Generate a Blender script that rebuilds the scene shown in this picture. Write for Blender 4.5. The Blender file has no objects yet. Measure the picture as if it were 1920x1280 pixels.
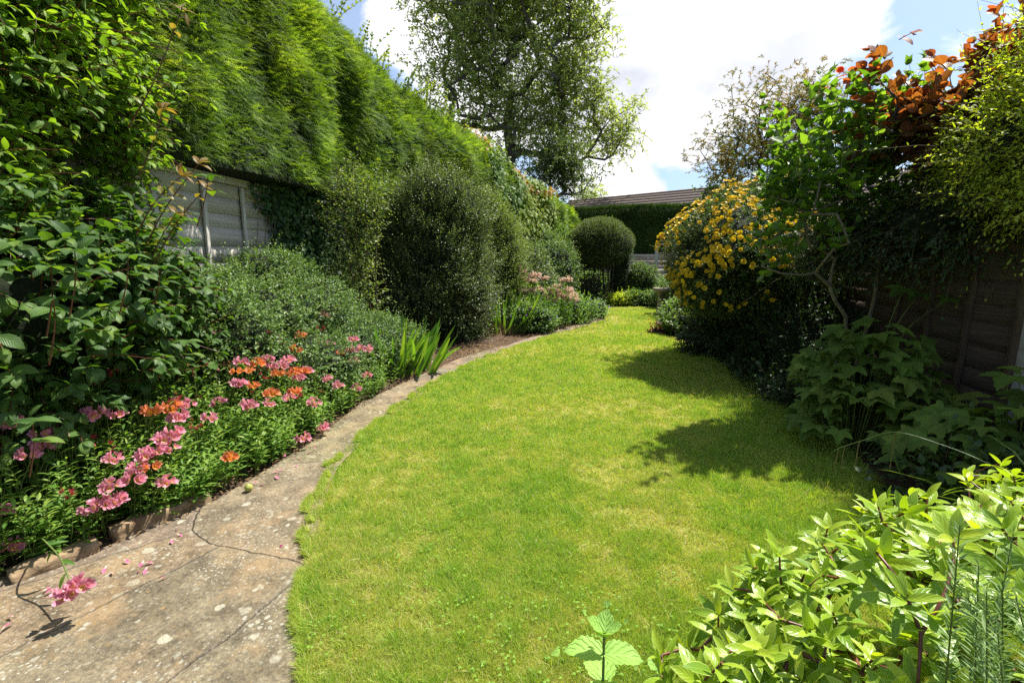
import bpy, math, random
import numpy as np
from mathutils import Vector, Matrix
rng = np.random.default_rng(7); random.seed(7)
R = math.radians
sc = bpy.context.scene
COL = sc.collection

# ---------------------------------------------------------------- camera, light, sky
CAM_H = 1.5; TILT = R(10.0); FPX = 906.7
cd = bpy.data.cameras.new('camera'); cam = bpy.data.objects.new('camera', cd); COL.objects.link(cam)
cam.location = (0, 0, CAM_H); cam.rotation_euler = (R(90) - TILT, 0, 0)
cd.sensor_width = 36; cd.lens = 17.0; cd.clip_start = .05; cd.clip_end = 2000
sc.camera = cam
SUN_AZ, SUN_EL = R(53), R(61)
SUN = np.array([math.sin(SUN_AZ)*math.cos(SUN_EL), math.cos(SUN_AZ)*math.cos(SUN_EL), math.sin(SUN_EL)])
ld = bpy.data.lights.new('sun', 'SUN'); ld.energy = 5.0; ld.angle = R(.55); ld.color = (1, .955, .88)
lo = bpy.data.objects.new('sun', ld); COL.objects.link(lo)
lo.rotation_euler = Vector(SUN).to_track_quat('Z', 'Y').to_euler(); lo.location = (20, 20, 30)
sc.view_settings.view_transform = 'Standard'; sc.view_settings.look = 'None'
sc.view_settings.exposure = 1.1; sc.view_settings.gamma = 1
sc.render.engine = 'CYCLES'
sc.cycles.max_bounces = 8; sc.cycles.transmission_bounces = 6; sc.cycles.diffuse_bounces = 4
sc.cycles.use_denoising = False
try: sc.cycles.denoiser = 'OPENIMAGEDENOISE'
except Exception: pass

def ray(px, py):
    x = (px - 960) / FPX; y = (640 - py) / FPX
    return np.array([x, math.cos(TILT) + y*math.sin(TILT), -math.sin(TILT) + y*math.cos(TILT)])
def G(px, py, z=0.0):
    d = ray(px, py); t = (z - CAM_H) / d[2]; return np.array([d[0]*t, d[1]*t, z])
def D(px, py, Y):
    d = ray(px, py); t = Y / d[1]; return np.array([d[0]*t, Y, CAM_H + d[2]*t])

def world():
    w = bpy.data.worlds.new('World'); sc.world = w; w.use_nodes = True
    nt = w.node_tree; N = nt.nodes; Lk = nt.links
    bg = N['Background']
    sk = N.new('ShaderNodeTexSky'); sk.sky_type = 'NISHITA'; sk.sun_disc = False
    sk.sun_elevation = SUN_EL; sk.sun_rotation = SUN_AZ; sk.dust_density = 1.6; sk.ozone_density = 1.5
    tc = N.new('ShaderNodeTexCoord')
    blobs = [((1330, 10), 12.5, 1.0), ((1180, 90), 13, 1), ((1200, 190), 7, .9), ((1290, 200), 5, .7), ((1100, 250), 6, .9),
             ((1150, 315), 5, .9), ((960, 120), 9, .8), ((830, 60), 4.0, .6), ((1200, 350), 3.5, .7), ((1020, -100), 16, 1), ((1420, 215), 3.0, .6),
             ((2300, 250), 14, .7), ((100, -400), 16, .8)]
    cur = None
    for (p, rad, amp) in blobs:
        d = ray(*p); d /= np.linalg.norm(d)
        dot = N.new('ShaderNodeVectorMath'); dot.operation = 'DOT_PRODUCT'; dot.inputs[1].default_value = tuple(d)
        Lk.new(tc.outputs['Generated'], dot.inputs[0])
        mr = N.new('ShaderNodeMapRange'); mr.inputs['From Min'].default_value = math.cos(R(rad*1.35)); mr.inputs['From Max'].default_value = math.cos(R(rad*.35))
        mr.inputs['To Max'].default_value = amp
        Lk.new(dot.outputs['Value'], mr.inputs['Value'])
        if cur is None: cur = mr.outputs[0]
        else:
            m = N.new('ShaderNodeMath'); m.operation = 'MAXIMUM'; Lk.new(cur, m.inputs[0]); Lk.new(mr.outputs[0], m.inputs[1]); cur = m.outputs[0]
    def noise(scale, det, rough=.55, dist=0.3, off=(0, 0, 0)):
        mp = N.new('ShaderNodeMapping'); mp.inputs['Location'].default_value = off; mp.inputs['Scale'].default_value = (1, 1, 1.7)
        Lk.new(tc.outputs['Generated'], mp.inputs[0])
        n = N.new('ShaderNodeTexNoise'); n.inputs['Scale'].default_value = scale; n.inputs['Detail'].default_value = det
        n.inputs['Roughness'].default_value = rough; n.inputs['Distortion'].default_value = dist
        Lk.new(mp.outputs[0], n.inputs['Vector']); return n.outputs[0]
    def math2(op, a, b):
        m = N.new('ShaderNodeMath'); m.operation = op
        for i, v in enumerate((a, b)):
            if isinstance(v, (int, float)): m.inputs[i].default_value = v
            else: Lk.new(v, m.inputs[i])
        return m.outputs[0]
    n1 = noise(5.5, 7)
    edge = math2('ADD', cur, math2('MULTIPLY', math2('SUBTRACT', n1, .5), 1.5))
    ramp = N.new('ShaderNodeMapRange'); ramp.interpolation_type = 'SMOOTHSTEP'
    ramp.inputs['From Min'].default_value = .22; ramp.inputs['From Max'].default_value = .5
    Lk.new(edge, ramp.inputs['Value'])
    # thin veil everywhere
    veil = math2('MULTIPLY', noise(2.2, 5, .5, .6, (3, 1, 2)), .36)
    mask = math2('MAXIMUM', ramp.outputs[0], veil)
    # grey bellies
    gd = ray(1235, 185); gd /= np.linalg.norm(gd)
    dot = N.new('ShaderNodeVectorMath'); dot.operation = 'DOT_PRODUCT'; dot.inputs[1].default_value = tuple(gd)
    Lk.new(tc.outputs['Generated'], dot.inputs[0])
    gm = N.new('ShaderNodeMapRange'); gm.inputs['From Min'].default_value = math.cos(R(21)); gm.inputs['From Max'].default_value = math.cos(R(3))
    Lk.new(dot.outputs['Value'], gm.inputs['Value'])
    gn = N.new('ShaderNodeMapRange'); gn.inputs['From Min'].default_value = .42; gn.inputs['From Max'].default_value = .62
    Lk.new(noise(4.5, 4, .5, .2, (5, 2, 7)), gn.inputs['Value'])
    grey = math2('MULTIPLY', gm.outputs[0], gn.outputs[0])
    cc = N.new('ShaderNodeMix'); cc.data_type = 'RGBA'
    cc.inputs['A'].default_value = (6.9, 6.9, 7.1, 1); cc.inputs['B'].default_value = (4.0, 4.2, 4.7, 1)
    Lk.new(grey, cc.inputs['Factor'])
    gain = N.new('ShaderNodeMix'); gain.data_type = 'RGBA'; gain.blend_type = 'MULTIPLY'; gain.inputs['Factor'].default_value = 1
    gain.inputs['B'].default_value = (.72, .85, .98, 1); Lk.new(sk.outputs[0], gain.inputs['A'])
    mx = N.new('ShaderNodeMix'); mx.data_type = 'RGBA'
    Lk.new(mask, mx.inputs['Factor']); Lk.new(gain.outputs['Result'], mx.inputs['A']); Lk.new(cc.outputs['Result'], mx.inputs['B'])
    Lk.new(mx.outputs['Result'], bg.inputs['Color']); bg.inputs['Strength'].default_value = .088
world()

# ---------------------------------------------------------------- numpy helpers
def nrm(v): return v / np.maximum(np.linalg.norm(v, axis=-1, keepdims=True), 1e-9)
def rnd3(n): return nrm(rng.normal(size=(n, 3)))
def hash3(i):
    i = i.astype(np.int64)
    h = (i[..., 0]*73856093) ^ (i[..., 1]*19349663) ^ (i[..., 2]*83492791)
    h = (h ^ (h >> 13)) * 1274126177 & 0x7fffffff
    h = (h ^ (h >> 11)) & 0xffff
    return h / 65535.0
def vnoise(p, s=1.0):
    p = np.asarray(p)*s + 100.0; i = np.floor(p); f = p - i; f = f*f*(3 - 2*f); out = 0
    for a in (0, 1):
        for b in (0, 1):
            for c in (0, 1):
                w = (f[..., 0] if a else 1-f[..., 0])*(f[..., 1] if b else 1-f[..., 1])*(f[..., 2] if c else 1-f[..., 2])
                out = out + w*hash3(i + np.array([a, b, c]))
    return out*2 - 1

def thing(name, label, cat, loc=(0, 0, 0), group=None):
    o = bpy.data.objects.new(name, None); COL.objects.link(o); o.location = tuple(float(c) for c in loc)
    o.empty_display_size = .1
    o['label'] = label; o['category'] = cat
    if group: o['group'] = group
    return o
def tag(o, label=None, cat=None, group=None, kind=None):
    if label: o['label'] = label
    if cat: o['category'] = cat
    if group: o['group'] = group
    if kind: o['kind'] = kind
    return o

def mk(name, V, F, mat, parent=None, rnd=None, uv=None, smooth=True, extra_mats=None, fmat=None):
    """V (n,3); F list of face index arrays (each (m,k)); uv per vertex (n,2); rnd per vertex (n,)"""
    V = np.asarray(V, dtype=np.float32).reshape(-1, 3)
    if parent is not None:
        q_ = parent
        while q_ is not None: V = V - np.array(q_.location, dtype=np.float32); q_ = q_.parent
    if not isinstance(F, (list, tuple)): F = [F]
    F = [np.asarray(f, dtype=np.int32) for f in F if len(f)]
    me = bpy.data.meshes.new(name)
    nl = sum(f.size for f in F); nf = sum(len(f) for f in F)
    me.vertices.add(len(V)); me.loops.add(nl); me.polygons.add(nf)
    me.vertices.foreach_set('co', V.ravel())
    loops = np.concatenate([f.ravel() for f in F])
    sizes = np.concatenate([np.full(len(f), f.shape[1], dtype=np.int32) for f in F])
    starts = np.zeros(nf, dtype=np.int32); starts[1:] = np.cumsum(sizes)[:-1]
    me.loops.foreach_set('vertex_index', loops)
    me.polygons.foreach_set('loop_start', starts)
    if smooth: me.polygons.foreach_set('use_smooth', np.ones(nf, dtype=bool))
    me.materials.append(mat)
    if extra_mats:
        for m in extra_mats: me.materials.append(m)
        me.polygons.foreach_set('material_index', np.asarray(fmat, dtype=np.int32))
    me.update(calc_edges=True)
    if rnd is not None:
        a = me.attributes.new('rnd', 'FLOAT', 'POINT'); a.data.foreach_set('value', np.asarray(rnd, dtype=np.float32))
    if uv is not None:
        u = me.uv_layers.new(name='UVMap'); u.data.foreach_set('uv', np.asarray(uv, dtype=np.float32)[loops].ravel())
    o = bpy.data.objects.new(name, me); COL.objects.link(o)
    if parent is not None: o.parent = parent
    return o

class MB:
    """collects faces of mixed size"""
    def __init__(s): s.V = []; s.F = {}; s.n = 0; s.M = []
    def add(s, V, faces):
        V = np.asarray(V, float); s.V.append(V)
        for f in faces: s.F.setdefault(len(f), []).append([i + s.n for i in f])
        s.n += len(V)
    def box(s, c, size, rz=0, rx=0, ry=0):
        h = np.array(size)/2.0
        P = np.array([[x, y, z] for x in (-1, 1) for y in (-1, 1) for z in (-1, 1)])*h
        M = np.array(Matrix.Rotation(rz, 3, 'Z') @ Matrix.Rotation(ry, 3, 'Y') @ Matrix.Rotation(rx, 3, 'X'))
        s.add(P @ M.T + np.array(c), [(0, 1, 3, 2), (4, 6, 7, 5), (0, 4, 5, 1), (2, 3, 7, 6), (0, 2, 6, 4), (1, 5, 7, 3)])
    def lathe(s, prof, c, n=24, jit=0):
        V = []; 
        for (r, z) in prof:
            for k in range(n):
                a = 2*math.pi*k/n; rr = r*(1 + jit*rng.normal())
                V.append((c[0] + rr*math.cos(a), c[1] + rr*math.sin(a), c[2] + z))
        fs = []
        for i in range(len(prof)-1):
            for k in range(n):
                fs.append((i*n+k, i*n+(k+1) % n, (i+1)*n+(k+1) % n, (i+1)*n+k))
        fs.append(tuple(range(n))[::-1]); m = (len(prof)-1)*n; fs.append(tuple(m+k for k in range(n)))
        s.add(V, fs)
    def build(s, name, mat, parent=None, smooth=False, bevel=0):
        o = mk(name, np.concatenate(s.V), [np.array(v) for v in s.F.values()], mat, parent, smooth=smooth)
        if bevel:
            b = o.modifiers.new('bevel', 'BEVEL'); b.width = bevel; b.segments = 2; b.limit_method = 'ANGLE'
        return o

# ---------------------------------------------------------------- leaf templates
def leaf_t(prof, cols=2, fold=.18, wave=0.0):
    """prof: list of (y, halfwidth 0..1). cols=2 -> left,mid,right.  returns verts (k,3) tris list uv"""
    V = []; uv = []; rows = []
    for (y, w) in prof:
        if w <= 1e-4:
            rows.append([len(V)]); V.append((0, y, 0)); uv.append((.5, y))
        else:
            r = []
            for k in range(cols+1):
                u = k/cols*2 - 1
                r.append(len(V)); V.append((u*w*.5, y, abs(u)*w*.5*fold + wave*math.sin(y*17+u)*abs(u))); uv.append((.5+u*.5, y))
            rows.append(r)
    T = []
    for a, b in zip(rows[:-1], rows[1:]):
        if len(a) == 1:
            for k in range(len(b)-1): T.append((a[0], b[k+1], b[k]))
        elif len(b) == 1:
            for k in range(len(a)-1): T.append((a[k], a[k+1], b[0]))
        else:
            for k in range(len(a)-1): T.append((a[k], a[k+1], b[k+1])); T.append((a[k], b[k+1], b[k]))
    return np.array(V), np.array(T), np.array(uv)
T_TINY = (np.array([(0, 0, 0), (-.5, .5, .12), (.5, .5, .12), (0, 1, 0)]), np.array([(0, 2, 3), (0, 3, 1)]), np.array([(.5, 0), (0, .5), (1, .5), (.5, 1)]))
T_MID = leaf_t([(0, 0), (.18, .7), (.45, 1), (.75, .62), (1, 0)], 2, .25)
T_OVAL = leaf_t([(0, 0), (.08, .42), (.25, .86), (.45, 1), (.62, .93), (.8, .62), (.92, .28), (1, 0)], 4, .22, .012)
T_LANC = leaf_t([(0, .12), (.2, .7), (.42, 1), (.68, .74), (.88, .3), (1, 0)], 2, .3)
T_HEART = leaf_t([(0, 0), (-.06, .5), (.08, .92), (.28, 1.0), (.5, .8), (.72, .46), (.88, .18), (1, 0)], 4, .2, .01)
T_SWORD = leaf_t([(0, .7), (.25, .95), (.5, 1), (.75, .8), (.92, .35), (1, 0)], 2, .25)
T_BLADE = (np.array([(-.5, 0, 0), (.5, 0, 0), (-.36, .5, 0), (.36, .5, 0), (0, 1, 0)]), np.array([(0, 1, 3), (0, 3, 2), (2, 3, 4)]), np.array([(0, 0), (1, 0), (0, .5), (1, .5), (.5, 1)]))
def frond_t():
    V = []; T = []
    def tri(a, b, c):
        n = len(V); V.extend([a, b, c]); T.append((n, n+1, n+2))
    tri((-.035, 0, 0), (.035, 0, 0), (0, 1, 0))
    for k in range(5):
        y = .12 + k*.165
        for s in (-1, 1):
            l = .36*(1-y*.75); 
            tri((0, y, 0), (0, y+.085, 0), (s*l, y+.24+.05*k % .1, .05*(1 if k % 2 else -1)))
    V = np.array(V); return V, np.array(T), np.column_stack([V[:, 0]+.5, V[:, 1]])
T_FROND = frond_t()
def palm_t(lobes, depth=.45, teeth=True, wd=11):
    """lobes: list (angle deg, length) ; flat palmate leaf, base at origin, tip along +y, unit = 1"""
    V = [(0, 0.0, 0)]; uv = [(.5, .0)]
    out = []
    for i, (a, l) in enumerate(lobes):
        a = R(a)
        def P(an, r): out.append((math.sin(an)*r, math.cos(an)*r + .0))
        if i > 0:
            pa = R(lobes[i-1][0]); mid = (a+pa)/2; P(mid, depth*min(l, lobes[i-1][1]))
        da = R(wd)
        if teeth:
            P(a-da*1.15, l*.68); P(a-da*.75, l*.72); P(a-da*.55, l*.86); P(a-da*.25, l*.88)
        else: P(a-da, l*.66)
        P(a, l)
        if teeth:
            P(a+da*.25, l*.88); P(a+da*.55, l*.86); P(a+da*.75, l*.72); P(a+da*1.15, l*.68)
        else: P(a+da, l*.66)
    ang = [math.atan2(x, y) for x, y in out]
    for (x, y), an in zip(out, ang):
        r = math.hypot(x, y); near = min(abs(an-R(a)) for a, l in lobes)
        V.append((x, y, -.10*r*r + .25*near*r)); uv.append((x*.5+.5, y))
    T = [(0, k+1, k) for k in range(1, len(out))]
    return np.array(V), np.array(T), np.array(uv)
T_ANEM = palm_t([(-118, .66), (-58, .84), (0, 1.0), (58, .84), (118, .66)], .66, True, 17)
T_ACER = palm_t([(-120, .5), (-72, .8), (-30, .95), (0, 1.0), (30, .95), (72, .8), (120, .5)][::2], .28, False)

def leaf_verts(P, Dv, Nv, L, W, t, curl=0.0, rnd=None):
    """arrays of leaves -> V, F(tris), uv, rnd"""
    n = len(P); V0, T0, uv0 = t; k = len(V0)
    Dv = nrm(Dv); Nv = nrm(Nv - (Nv*Dv).sum(1, keepdims=True)*Dv); S = np.cross(Dv, Nv)
    L = np.broadcast_to(np.asarray(L, float), (n,)); W = np.broadcast_to(np.asarray(W, float), (n,)); curl = np.broadcast_to(np.asarray(curl, float), (n,))
    x = V0[None, :, 0]; y = V0[None, :, 1]; z = V0[None, :, 2]
    # bend the leaf along its length: an arc of total angle curl
    c = np.where(np.abs(curl) < 1e-3, 1e-3, curl)[:, None]
    yy = np.sin(c*y)/c; dz = -(1-np.cos(c*y))/c
    V = P[:, None, :] + (x*W[:, None])[..., None]*S[:, None, :] + (yy*L[:, None])[..., None]*Dv[:, None, :] + (z*W[:, None] + dz*L[:, None])[..., None]*Nv[:, None, :]
    F = (T0[None] + (np.arange(n)*k)[:, None, None]).reshape(-1, 3)
    if rnd is None: rnd = rng.random(n)
    return V.reshape(-1, 3), F, np.tile(uv0, (n, 1)), np.repeat(rnd, k)
def leaves(name, P, Dv, Nv, L, W, t, mat, parent, curl=0.0, rnd=None, smooth=True):
    V, F, uv, r = leaf_verts(P, Dv, Nv, L, W, t, curl, rnd)
    return mk(name, V, F, mat, parent, r, uv, smooth)

def tube_arrays(A, B, ra, rb, sides=5):
    """independent frustums"""
    n = len(A); d = nrm(B-A); ref = np.where(np.abs(d[:, 2:3]) > .9, np.array([[1., 0, 0]]), np.array([[0, 0, 1.]]))
    u = nrm(np.cross(d, ref)); v = np.cross(d, u)
    a = np.arange(sides)*2*math.pi/sides
    ring = np.cos(a)[None, :, None]*u[:, None, :] + np.sin(a)[None, :, None]*v[:, None, :]
    VA = A[:, None]+ring*np.broadcast_to(ra, (n,))[:, None, None]; VB = B[:, None]+ring*np.broadcast_to(rb, (n,))[:, None, None]
    V = np.concatenate([VA, VB], 1).reshape(-1, 3)
    k = np.arange(sides); k2 = (k+1) % sides
    q = np.stack([k, k2, k2+sides, k+sides], 1)
    F = (q[None] + (np.arange(n)*2*sides)[:, None, None]).reshape(-1, 4)
    return V, F
def curve_tube(pts, rad, sides=8):
    pts = np.asarray(pts, float); n = len(pts); rad = np.broadcast_to(rad, (n,))
    tg = nrm(np.gradient(pts, axis=0)); u = nrm(np.cross(tg[0], [.3, .9, .1])); V = []
    for i in range(n):
        u = nrm(u - np.dot(u, tg[i])*tg[i]); v = np.cross(tg[i], u)
        for k in range(sides):
            a = 2*math.pi*k/sides; V.append(pts[i]+rad[i]*(math.cos(a)*u+math.sin(a)*v))
    F = [(i*sides+k, i*sides+(k+1) % sides, (i+1)*sides+(k+1) % sides, (i+1)*sides+k) for i in range(n-1) for k in range(sides)]
    return np.array(V), np.array(F)
def smooth_path(ctrl, n=24):
    c = np.asarray(ctrl, float); m = len(c); t = np.linspace(0, m-1, n); out = []
    for tt in t:
        i = min(int(tt), m-2); f = tt-i; p0, p1, p2, p3 = c[max(i-1, 0)], c[i], c[i+1], c[min(i+2, m-1)]
        out.append(.5*((2*p1)+(-p0+p2)*f+(2*p0-5*p1+4*p2-p3)*f*f+(-p0+3*p1-3*p2+p3)*f**3))
    return np.array(out)
def tube(name, ctrl, r0, r1, mat, parent, n=16, sides=8, wob=0):
    p = smooth_path(ctrl, n)
    if wob: p = p + wob*np.stack([vnoise(p+i*9, 4) for i in range(3)], 1)
    V, F = curve_tube(p, np.linspace(r0, r1, n), sides)
    return mk(name, V, F, mat, parent)

def grow(base, targets, seg=.3, jit=.25, up=.25, w_d=0.0):
    """skeleton: nodes+parent from a base polyline towards targets"""
    pos = [np.array(b, float) for b in base]; par = [-1] + list(range(len(base)-1))
    b0 = pos[0]; order = np.argsort(np.linalg.norm(targets-b0, axis=1)); tips = []
    dist0 = [0.0]
    for i in range(1, len(pos)): dist0.append(dist0[-1]+np.linalg.norm(pos[i]-pos[i-1]))
    for ti in order:
        t = targets[ti]; P = np.array(pos); dv = np.linalg.norm(P-t, axis=1)
        cost = dv + w_d*np.array(dist0) + .6*np.maximum(0, P[:, 2]-t[2])
        i = int(np.argmin(cost)); d = dv[i]; n = max(1, int(round(d/seg))); last = i; p0 = pos[i]
        for k in range(1, n+1):
            f = k/n; p = p0*(1-f)+t*f
            if k < n: p = p + rng.normal(size=3)*jit*seg*.5
            p = p + np.array([0, 0, up*d*.35*math.sin(f*math.pi)])
            pos.append(p); par.append(last); dist0.append(dist0[last]+np.linalg.norm(p-pos[last])); last = len(pos)-1
        tips.append(last)
    pos = np.array(pos); par = np.array(par); cnt = np.zeros(len(pos)); cnt[tips] = 1
    for i in range(len(pos)-1, 0, -1): cnt[par[i]] += cnt[i]
    return pos, par, np.maximum(cnt, 1), np.array(tips)
def skeleton(name, pos, par, cnt, rmin, rexp, rmax, mat, parent, sides=6):
    r = np.minimum(rmin*cnt**rexp, rmax); i = np.where(par >= 0)[0]; p = par[i]
    V, F = tube_arrays(pos[p], pos[i], np.minimum(r[p], r[i]*1.35), r[i], sides)
    return mk(name, V, F, mat, parent)

# blobs: list of (center(3), radii(3))
def blob_sample(blobs, n, noise=.15, nscale=1.2, zmin=.02, lo=.82, hi=1.03, bias=None, lo_z=None):
    bl = [(np.array(c, float), np.array(r, float)) for c, r in blobs]
    area = np.array([(r[0]*r[1])**.8+(r[0]*r[2])**.8+(r[1]*r[2])**.8 for c, r in bl]); k = rng.choice(len(bl), size=n*2, p=area/area.sum())
    C = np.array([b[0] for b in bl])[k]; Rr = np.array([b[1] for b in bl])[k]
    d = rnd3(len(k)); P0 = C + d*Rr
    s = 1 + noise*vnoise(P0, nscale) + noise*.5*vnoise(P0+7, nscale*2.7)
    dep = 1 - (1-lo)*rng.random(len(k))**1.6; dep = dep*(hi)
    P = C + d*Rr*(s*dep)[:, None]; Nn = nrm(d/Rr)
    keep = P[:, 2] > zmin
    for c, r in bl:
        q = (P-c)/r; inside = (q*q).sum(1) < (lo*.93)**2
        keep &= ~inside
    if bias is not None: keep &= bias(P, Nn)
    i = np.where(keep)[0][:n]
    return P[i], Nn[i]
def core(name, blobs, f, mat, parent, zmin=0.0, noise=.12, nscale=1.2):
    V = []; F = []; n0 = 0
    for c, r in blobs:
        c = np.array(c, float); r = np.array(r, float); nu, nv = 28, 16
        th = np.linspace(0, math.pi, nv); ph = np.linspace(0, 2*math.pi, nu, endpoint=False)
        d = np.array([[math.sin(t)*math.cos(p), math.sin(t)*math.sin(p), math.cos(t)] for t in th for p in ph])
        P = c + d*r; s = f*(1 + noise*vnoise(P, nscale) + noise*.5*vnoise(P*3, nscale)); P = c + d*r*s[:, None]
        P[:, 2] = np.maximum(P[:, 2], zmin)
        V.append(P)
        for i in range(nv-1):
            for j in range(nu): F.append((n0+i*nu+j, n0+(i+1)*nu+j, n0+(i+1)*nu+(j+1) % nu, n0+i*nu+(j+1) % nu))
        n0 += len(P)
    return mk(name, np.concatenate(V), np.array(F), mat, parent)

def twig_leaves(P, Dv, L, n, ll, lw, t, mat, name, parent, opposite=True, spread=1.0, droop=.3, curl=.5, up=.8, jit=.35,
                 twig_mat=None, twig_r=.0015, rmix=None, size_var=.25, start=.15, tipleaf=True):
    """twigs with leaves set along them"""
    m = len(P); Dv = nrm(Dv); L = np.broadcast_to(L, (m,)).astype(float)
    ref = np.where(np.abs(Dv[:, 2:3]) > .92, np.array([[1., 0, 0]]), np.array([[0, 0, 1.]]))
    A = nrm(np.cross(Dv, ref)); B = np.cross(A, Dv)
    PP = []; DD = []; LL = []; NN = []; RR = []
    tw = rng.random(m) if rmix is None else rmix
    ph0 = rng.random(m)*6.28
    for j in range(n):
        s = start + (1-start)*(j/(max(n-1, 1)))
        base = P + Dv*(L*s)[:, None]; base[:, 2] -= droop*L*s*s*.5
        loc = nrm(Dv - np.array([0, 0, 1.])*droop*s)
        sides = (0, math.pi) if opposite else (0,)
        ph = ph0 + (j*math.pi/2 if opposite else j*2.4)
        for sd in sides:
            a = ph+sd; side = np.cos(a)[:, None]*A + np.sin(a)[:, None]*B*.7
            sp = spread*(1-.55*s)
            d = nrm(loc*(1-.35*spread) + side*sp + rng.normal(size=(m, 3))*.12)
            PP.append(base); DD.append(d); LL.append(ll*(1-size_var/2+size_var*rng.random(m))*(1-.35*(s > .9)))
            NN.append(nrm(np.array([0, 0, 1.])*up + loc*.35*s + rng.normal(size=(m, 3))*jit + Dv*.15)); RR.append(np.clip(tw*.55 + rng.random(m)*.3 + .15*s, 0, 1))
    if tipleaf:
        PP.append(P + Dv*L[:, None] - np.array([0, 0, .5])*(droop*L)[:, None]); DD.append(nrm(Dv-np.array([0, 0, droop]))); LL.append(np.full(m, ll*.75)); NN.append(nrm(np.array([0, 0, 1.])*up+rnd3(m)*jit)); RR.append(np.clip(tw*.5+.5, 0, 1))
    PP = np.concatenate(PP); DD = np.concatenate(DD); LL = np.concatenate(LL); NN = np.concatenate(NN); RR = np.concatenate(RR)
    o = leaves(name, PP, DD, NN, LL, LL*lw/ll, t, mat, parent, curl*(.5+rng.random(len(PP))), RR)
    if twig_mat is not None:
        E = P + Dv*L[:, None]; E[:, 2] -= droop*L*.5; M = P+Dv*(L*.5)[:, None]; M[:, 2] -= droop*L*.125
        V1, F1 = tube_arrays(P, M, twig_r*1.2, twig_r, 4); V2, F2 = tube_arrays(M, E, twig_r, twig_r*.6, 4)
        mk('twig', np.concatenate([V1, V2]), np.concatenate([F1, F2+len(V1)]), twig_mat, parent)
    return o

# ---------------------------------------------------------------- materials
MATS = {}
def newmat(name):
    m = bpy.data.materials.new(name); m.use_nodes = True; nt = m.node_tree; nt.nodes.clear(); return m, nt, nt.nodes, nt.links
def foliage(name, cols, rough=.42, trans=.35, tcol=(1.5, 1.5, .5), veins=0, spec=.5, edge=None, noise=.0, pos=None, stripes=0, vcol=None, vb=.8):
    """cols: colour list over the per-leaf random value"""
    m, nt, N, Lk = newmat(name)
    at = N.new('ShaderNodeAttribute'); at.attribute_name = 'rnd'
    cr = N.new('ShaderNodeValToRGB'); el = cr.color_ramp.elements
    ps = pos or [i/(len(cols)-1) for i in range(len(cols))]
    el[0].position = ps[0]; el[0].color = (*cols[0], 1); el[1].position = ps[-1]; el[1].color = (*cols[-1], 1)
    for c, p in zip(cols[1:-1], ps[1:-1]):
        e = el.new(p); e.color = (*c, 1)
    Lk.new(at.outputs['Fac'], cr.inputs[0]); col = cr.outputs[0]
    if noise:
        tc = N.new('ShaderNodeTexCoord'); nz = N.new('ShaderNodeTexNoise'); nz.inputs['Scale'].default_value = noise; nz.inputs['Detail'].default_value = 3
        Lk.new(tc.outputs['Object'], nz.inputs['Vector'])
        mr = N.new('ShaderNodeMapRange'); mr.inputs['From Min'].default_value = .3; mr.inputs['From Max'].default_value = .7; mr.inputs['To Min'].default_value = .7; mr.inputs['To Max'].default_value = 1.3
        Lk.new(nz.outputs[0], mr.inputs['Value'])
        vm = N.new('ShaderNodeVectorMath'); vm.operation = 'SCALE'; Lk.new(col, vm.inputs[0]); Lk.new(mr.outputs[0], vm.inputs['Scale']); col = vm.outputs[0]
    bump = None
    if veins or edge:
        uv = N.new('ShaderNodeUVMap'); sp = N.new('ShaderNodeSeparateXYZ'); Lk.new(uv.outputs[0], sp.inputs[0])
        def M(op, a, b=None, c=None):
            x = N.new('ShaderNodeMath'); x.operation = op
            for i, v in enumerate((a, b, c)):
                if v is None: continue
                if isinstance(v, (int, float)): x.inputs[i].default_value = v
                else: Lk.new(v, x.inputs[i])
            return x.outputs[0]
        au = M('ABSOLUTE', M('SUBTRACT', sp.outputs[0], .5))
        if veins:
            ph = M('MULTIPLY', M('SUBTRACT', sp.outputs[1], M('MULTIPLY', au, .75)), veins*6.283)
            sv = M('POWER', M('MULTIPLY_ADD', M('COSINE', ph), .5, .5), 5.0)
            mid = M('LESS_THAN', au, .035)
            v = M('MAXIMUM', M('MULTIPLY', sv, .75), mid)
            mx = N.new('ShaderNodeMix'); mx.data_type = 'RGBA'; Lk.new(M('MULTIPLY', v, .4), mx.inputs['Factor']); Lk.new(col, mx.inputs['A'])
            mx.inputs['B'].default_value = (*(vcol or (.25, .36, .1)), 1); col = mx.outputs['Result']
            bump = N.new('ShaderNodeBump'); bump.inputs['Strength'].default_value = vb; bump.inputs['Distance'].default_value = .004; bump.invert = True
            Lk.new(v, bump.inputs['Height'])
        if edge:
            mx = N.new('ShaderNodeMix'); mx.data_type = 'RGBA'; Lk.new(M('GREATER_THAN', au, .455), mx.inputs['Factor']); Lk.new(col, mx.inputs['A'])
            mx.inputs['B'].default_value = (*edge, 1); col = mx.outputs['Result']
    pr = N.new('ShaderNodeBsdfPrincipled'); pr.inputs['Roughness'].default_value = rough; pr.inputs['Specular IOR Level'].default_value = spec
    Lk.new(col, pr.inputs['Base Color'])
    tr = N.new('ShaderNodeBsdfTranslucent')
    tm = N.new('ShaderNodeVectorMath'); tm.operation = 'MULTIPLY'; tm.inputs[1].default_value = tcol; Lk.new(col, tm.inputs[0]); Lk.new(tm.outputs[0], tr.inputs['Color'])
    if bump: Lk.new(bump.outputs[0], pr.inputs['Normal'])
    ms = N.new('ShaderNodeMixShader'); ms.inputs[0].default_value = trans; Lk.new(pr.outputs[0], ms.inputs[1]); Lk.new(tr.outputs[0], ms.inputs[2])
    out = N.new('ShaderNodeOutputMaterial'); Lk.new(ms.outputs[0], out.inputs[0])
    return m
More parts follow.
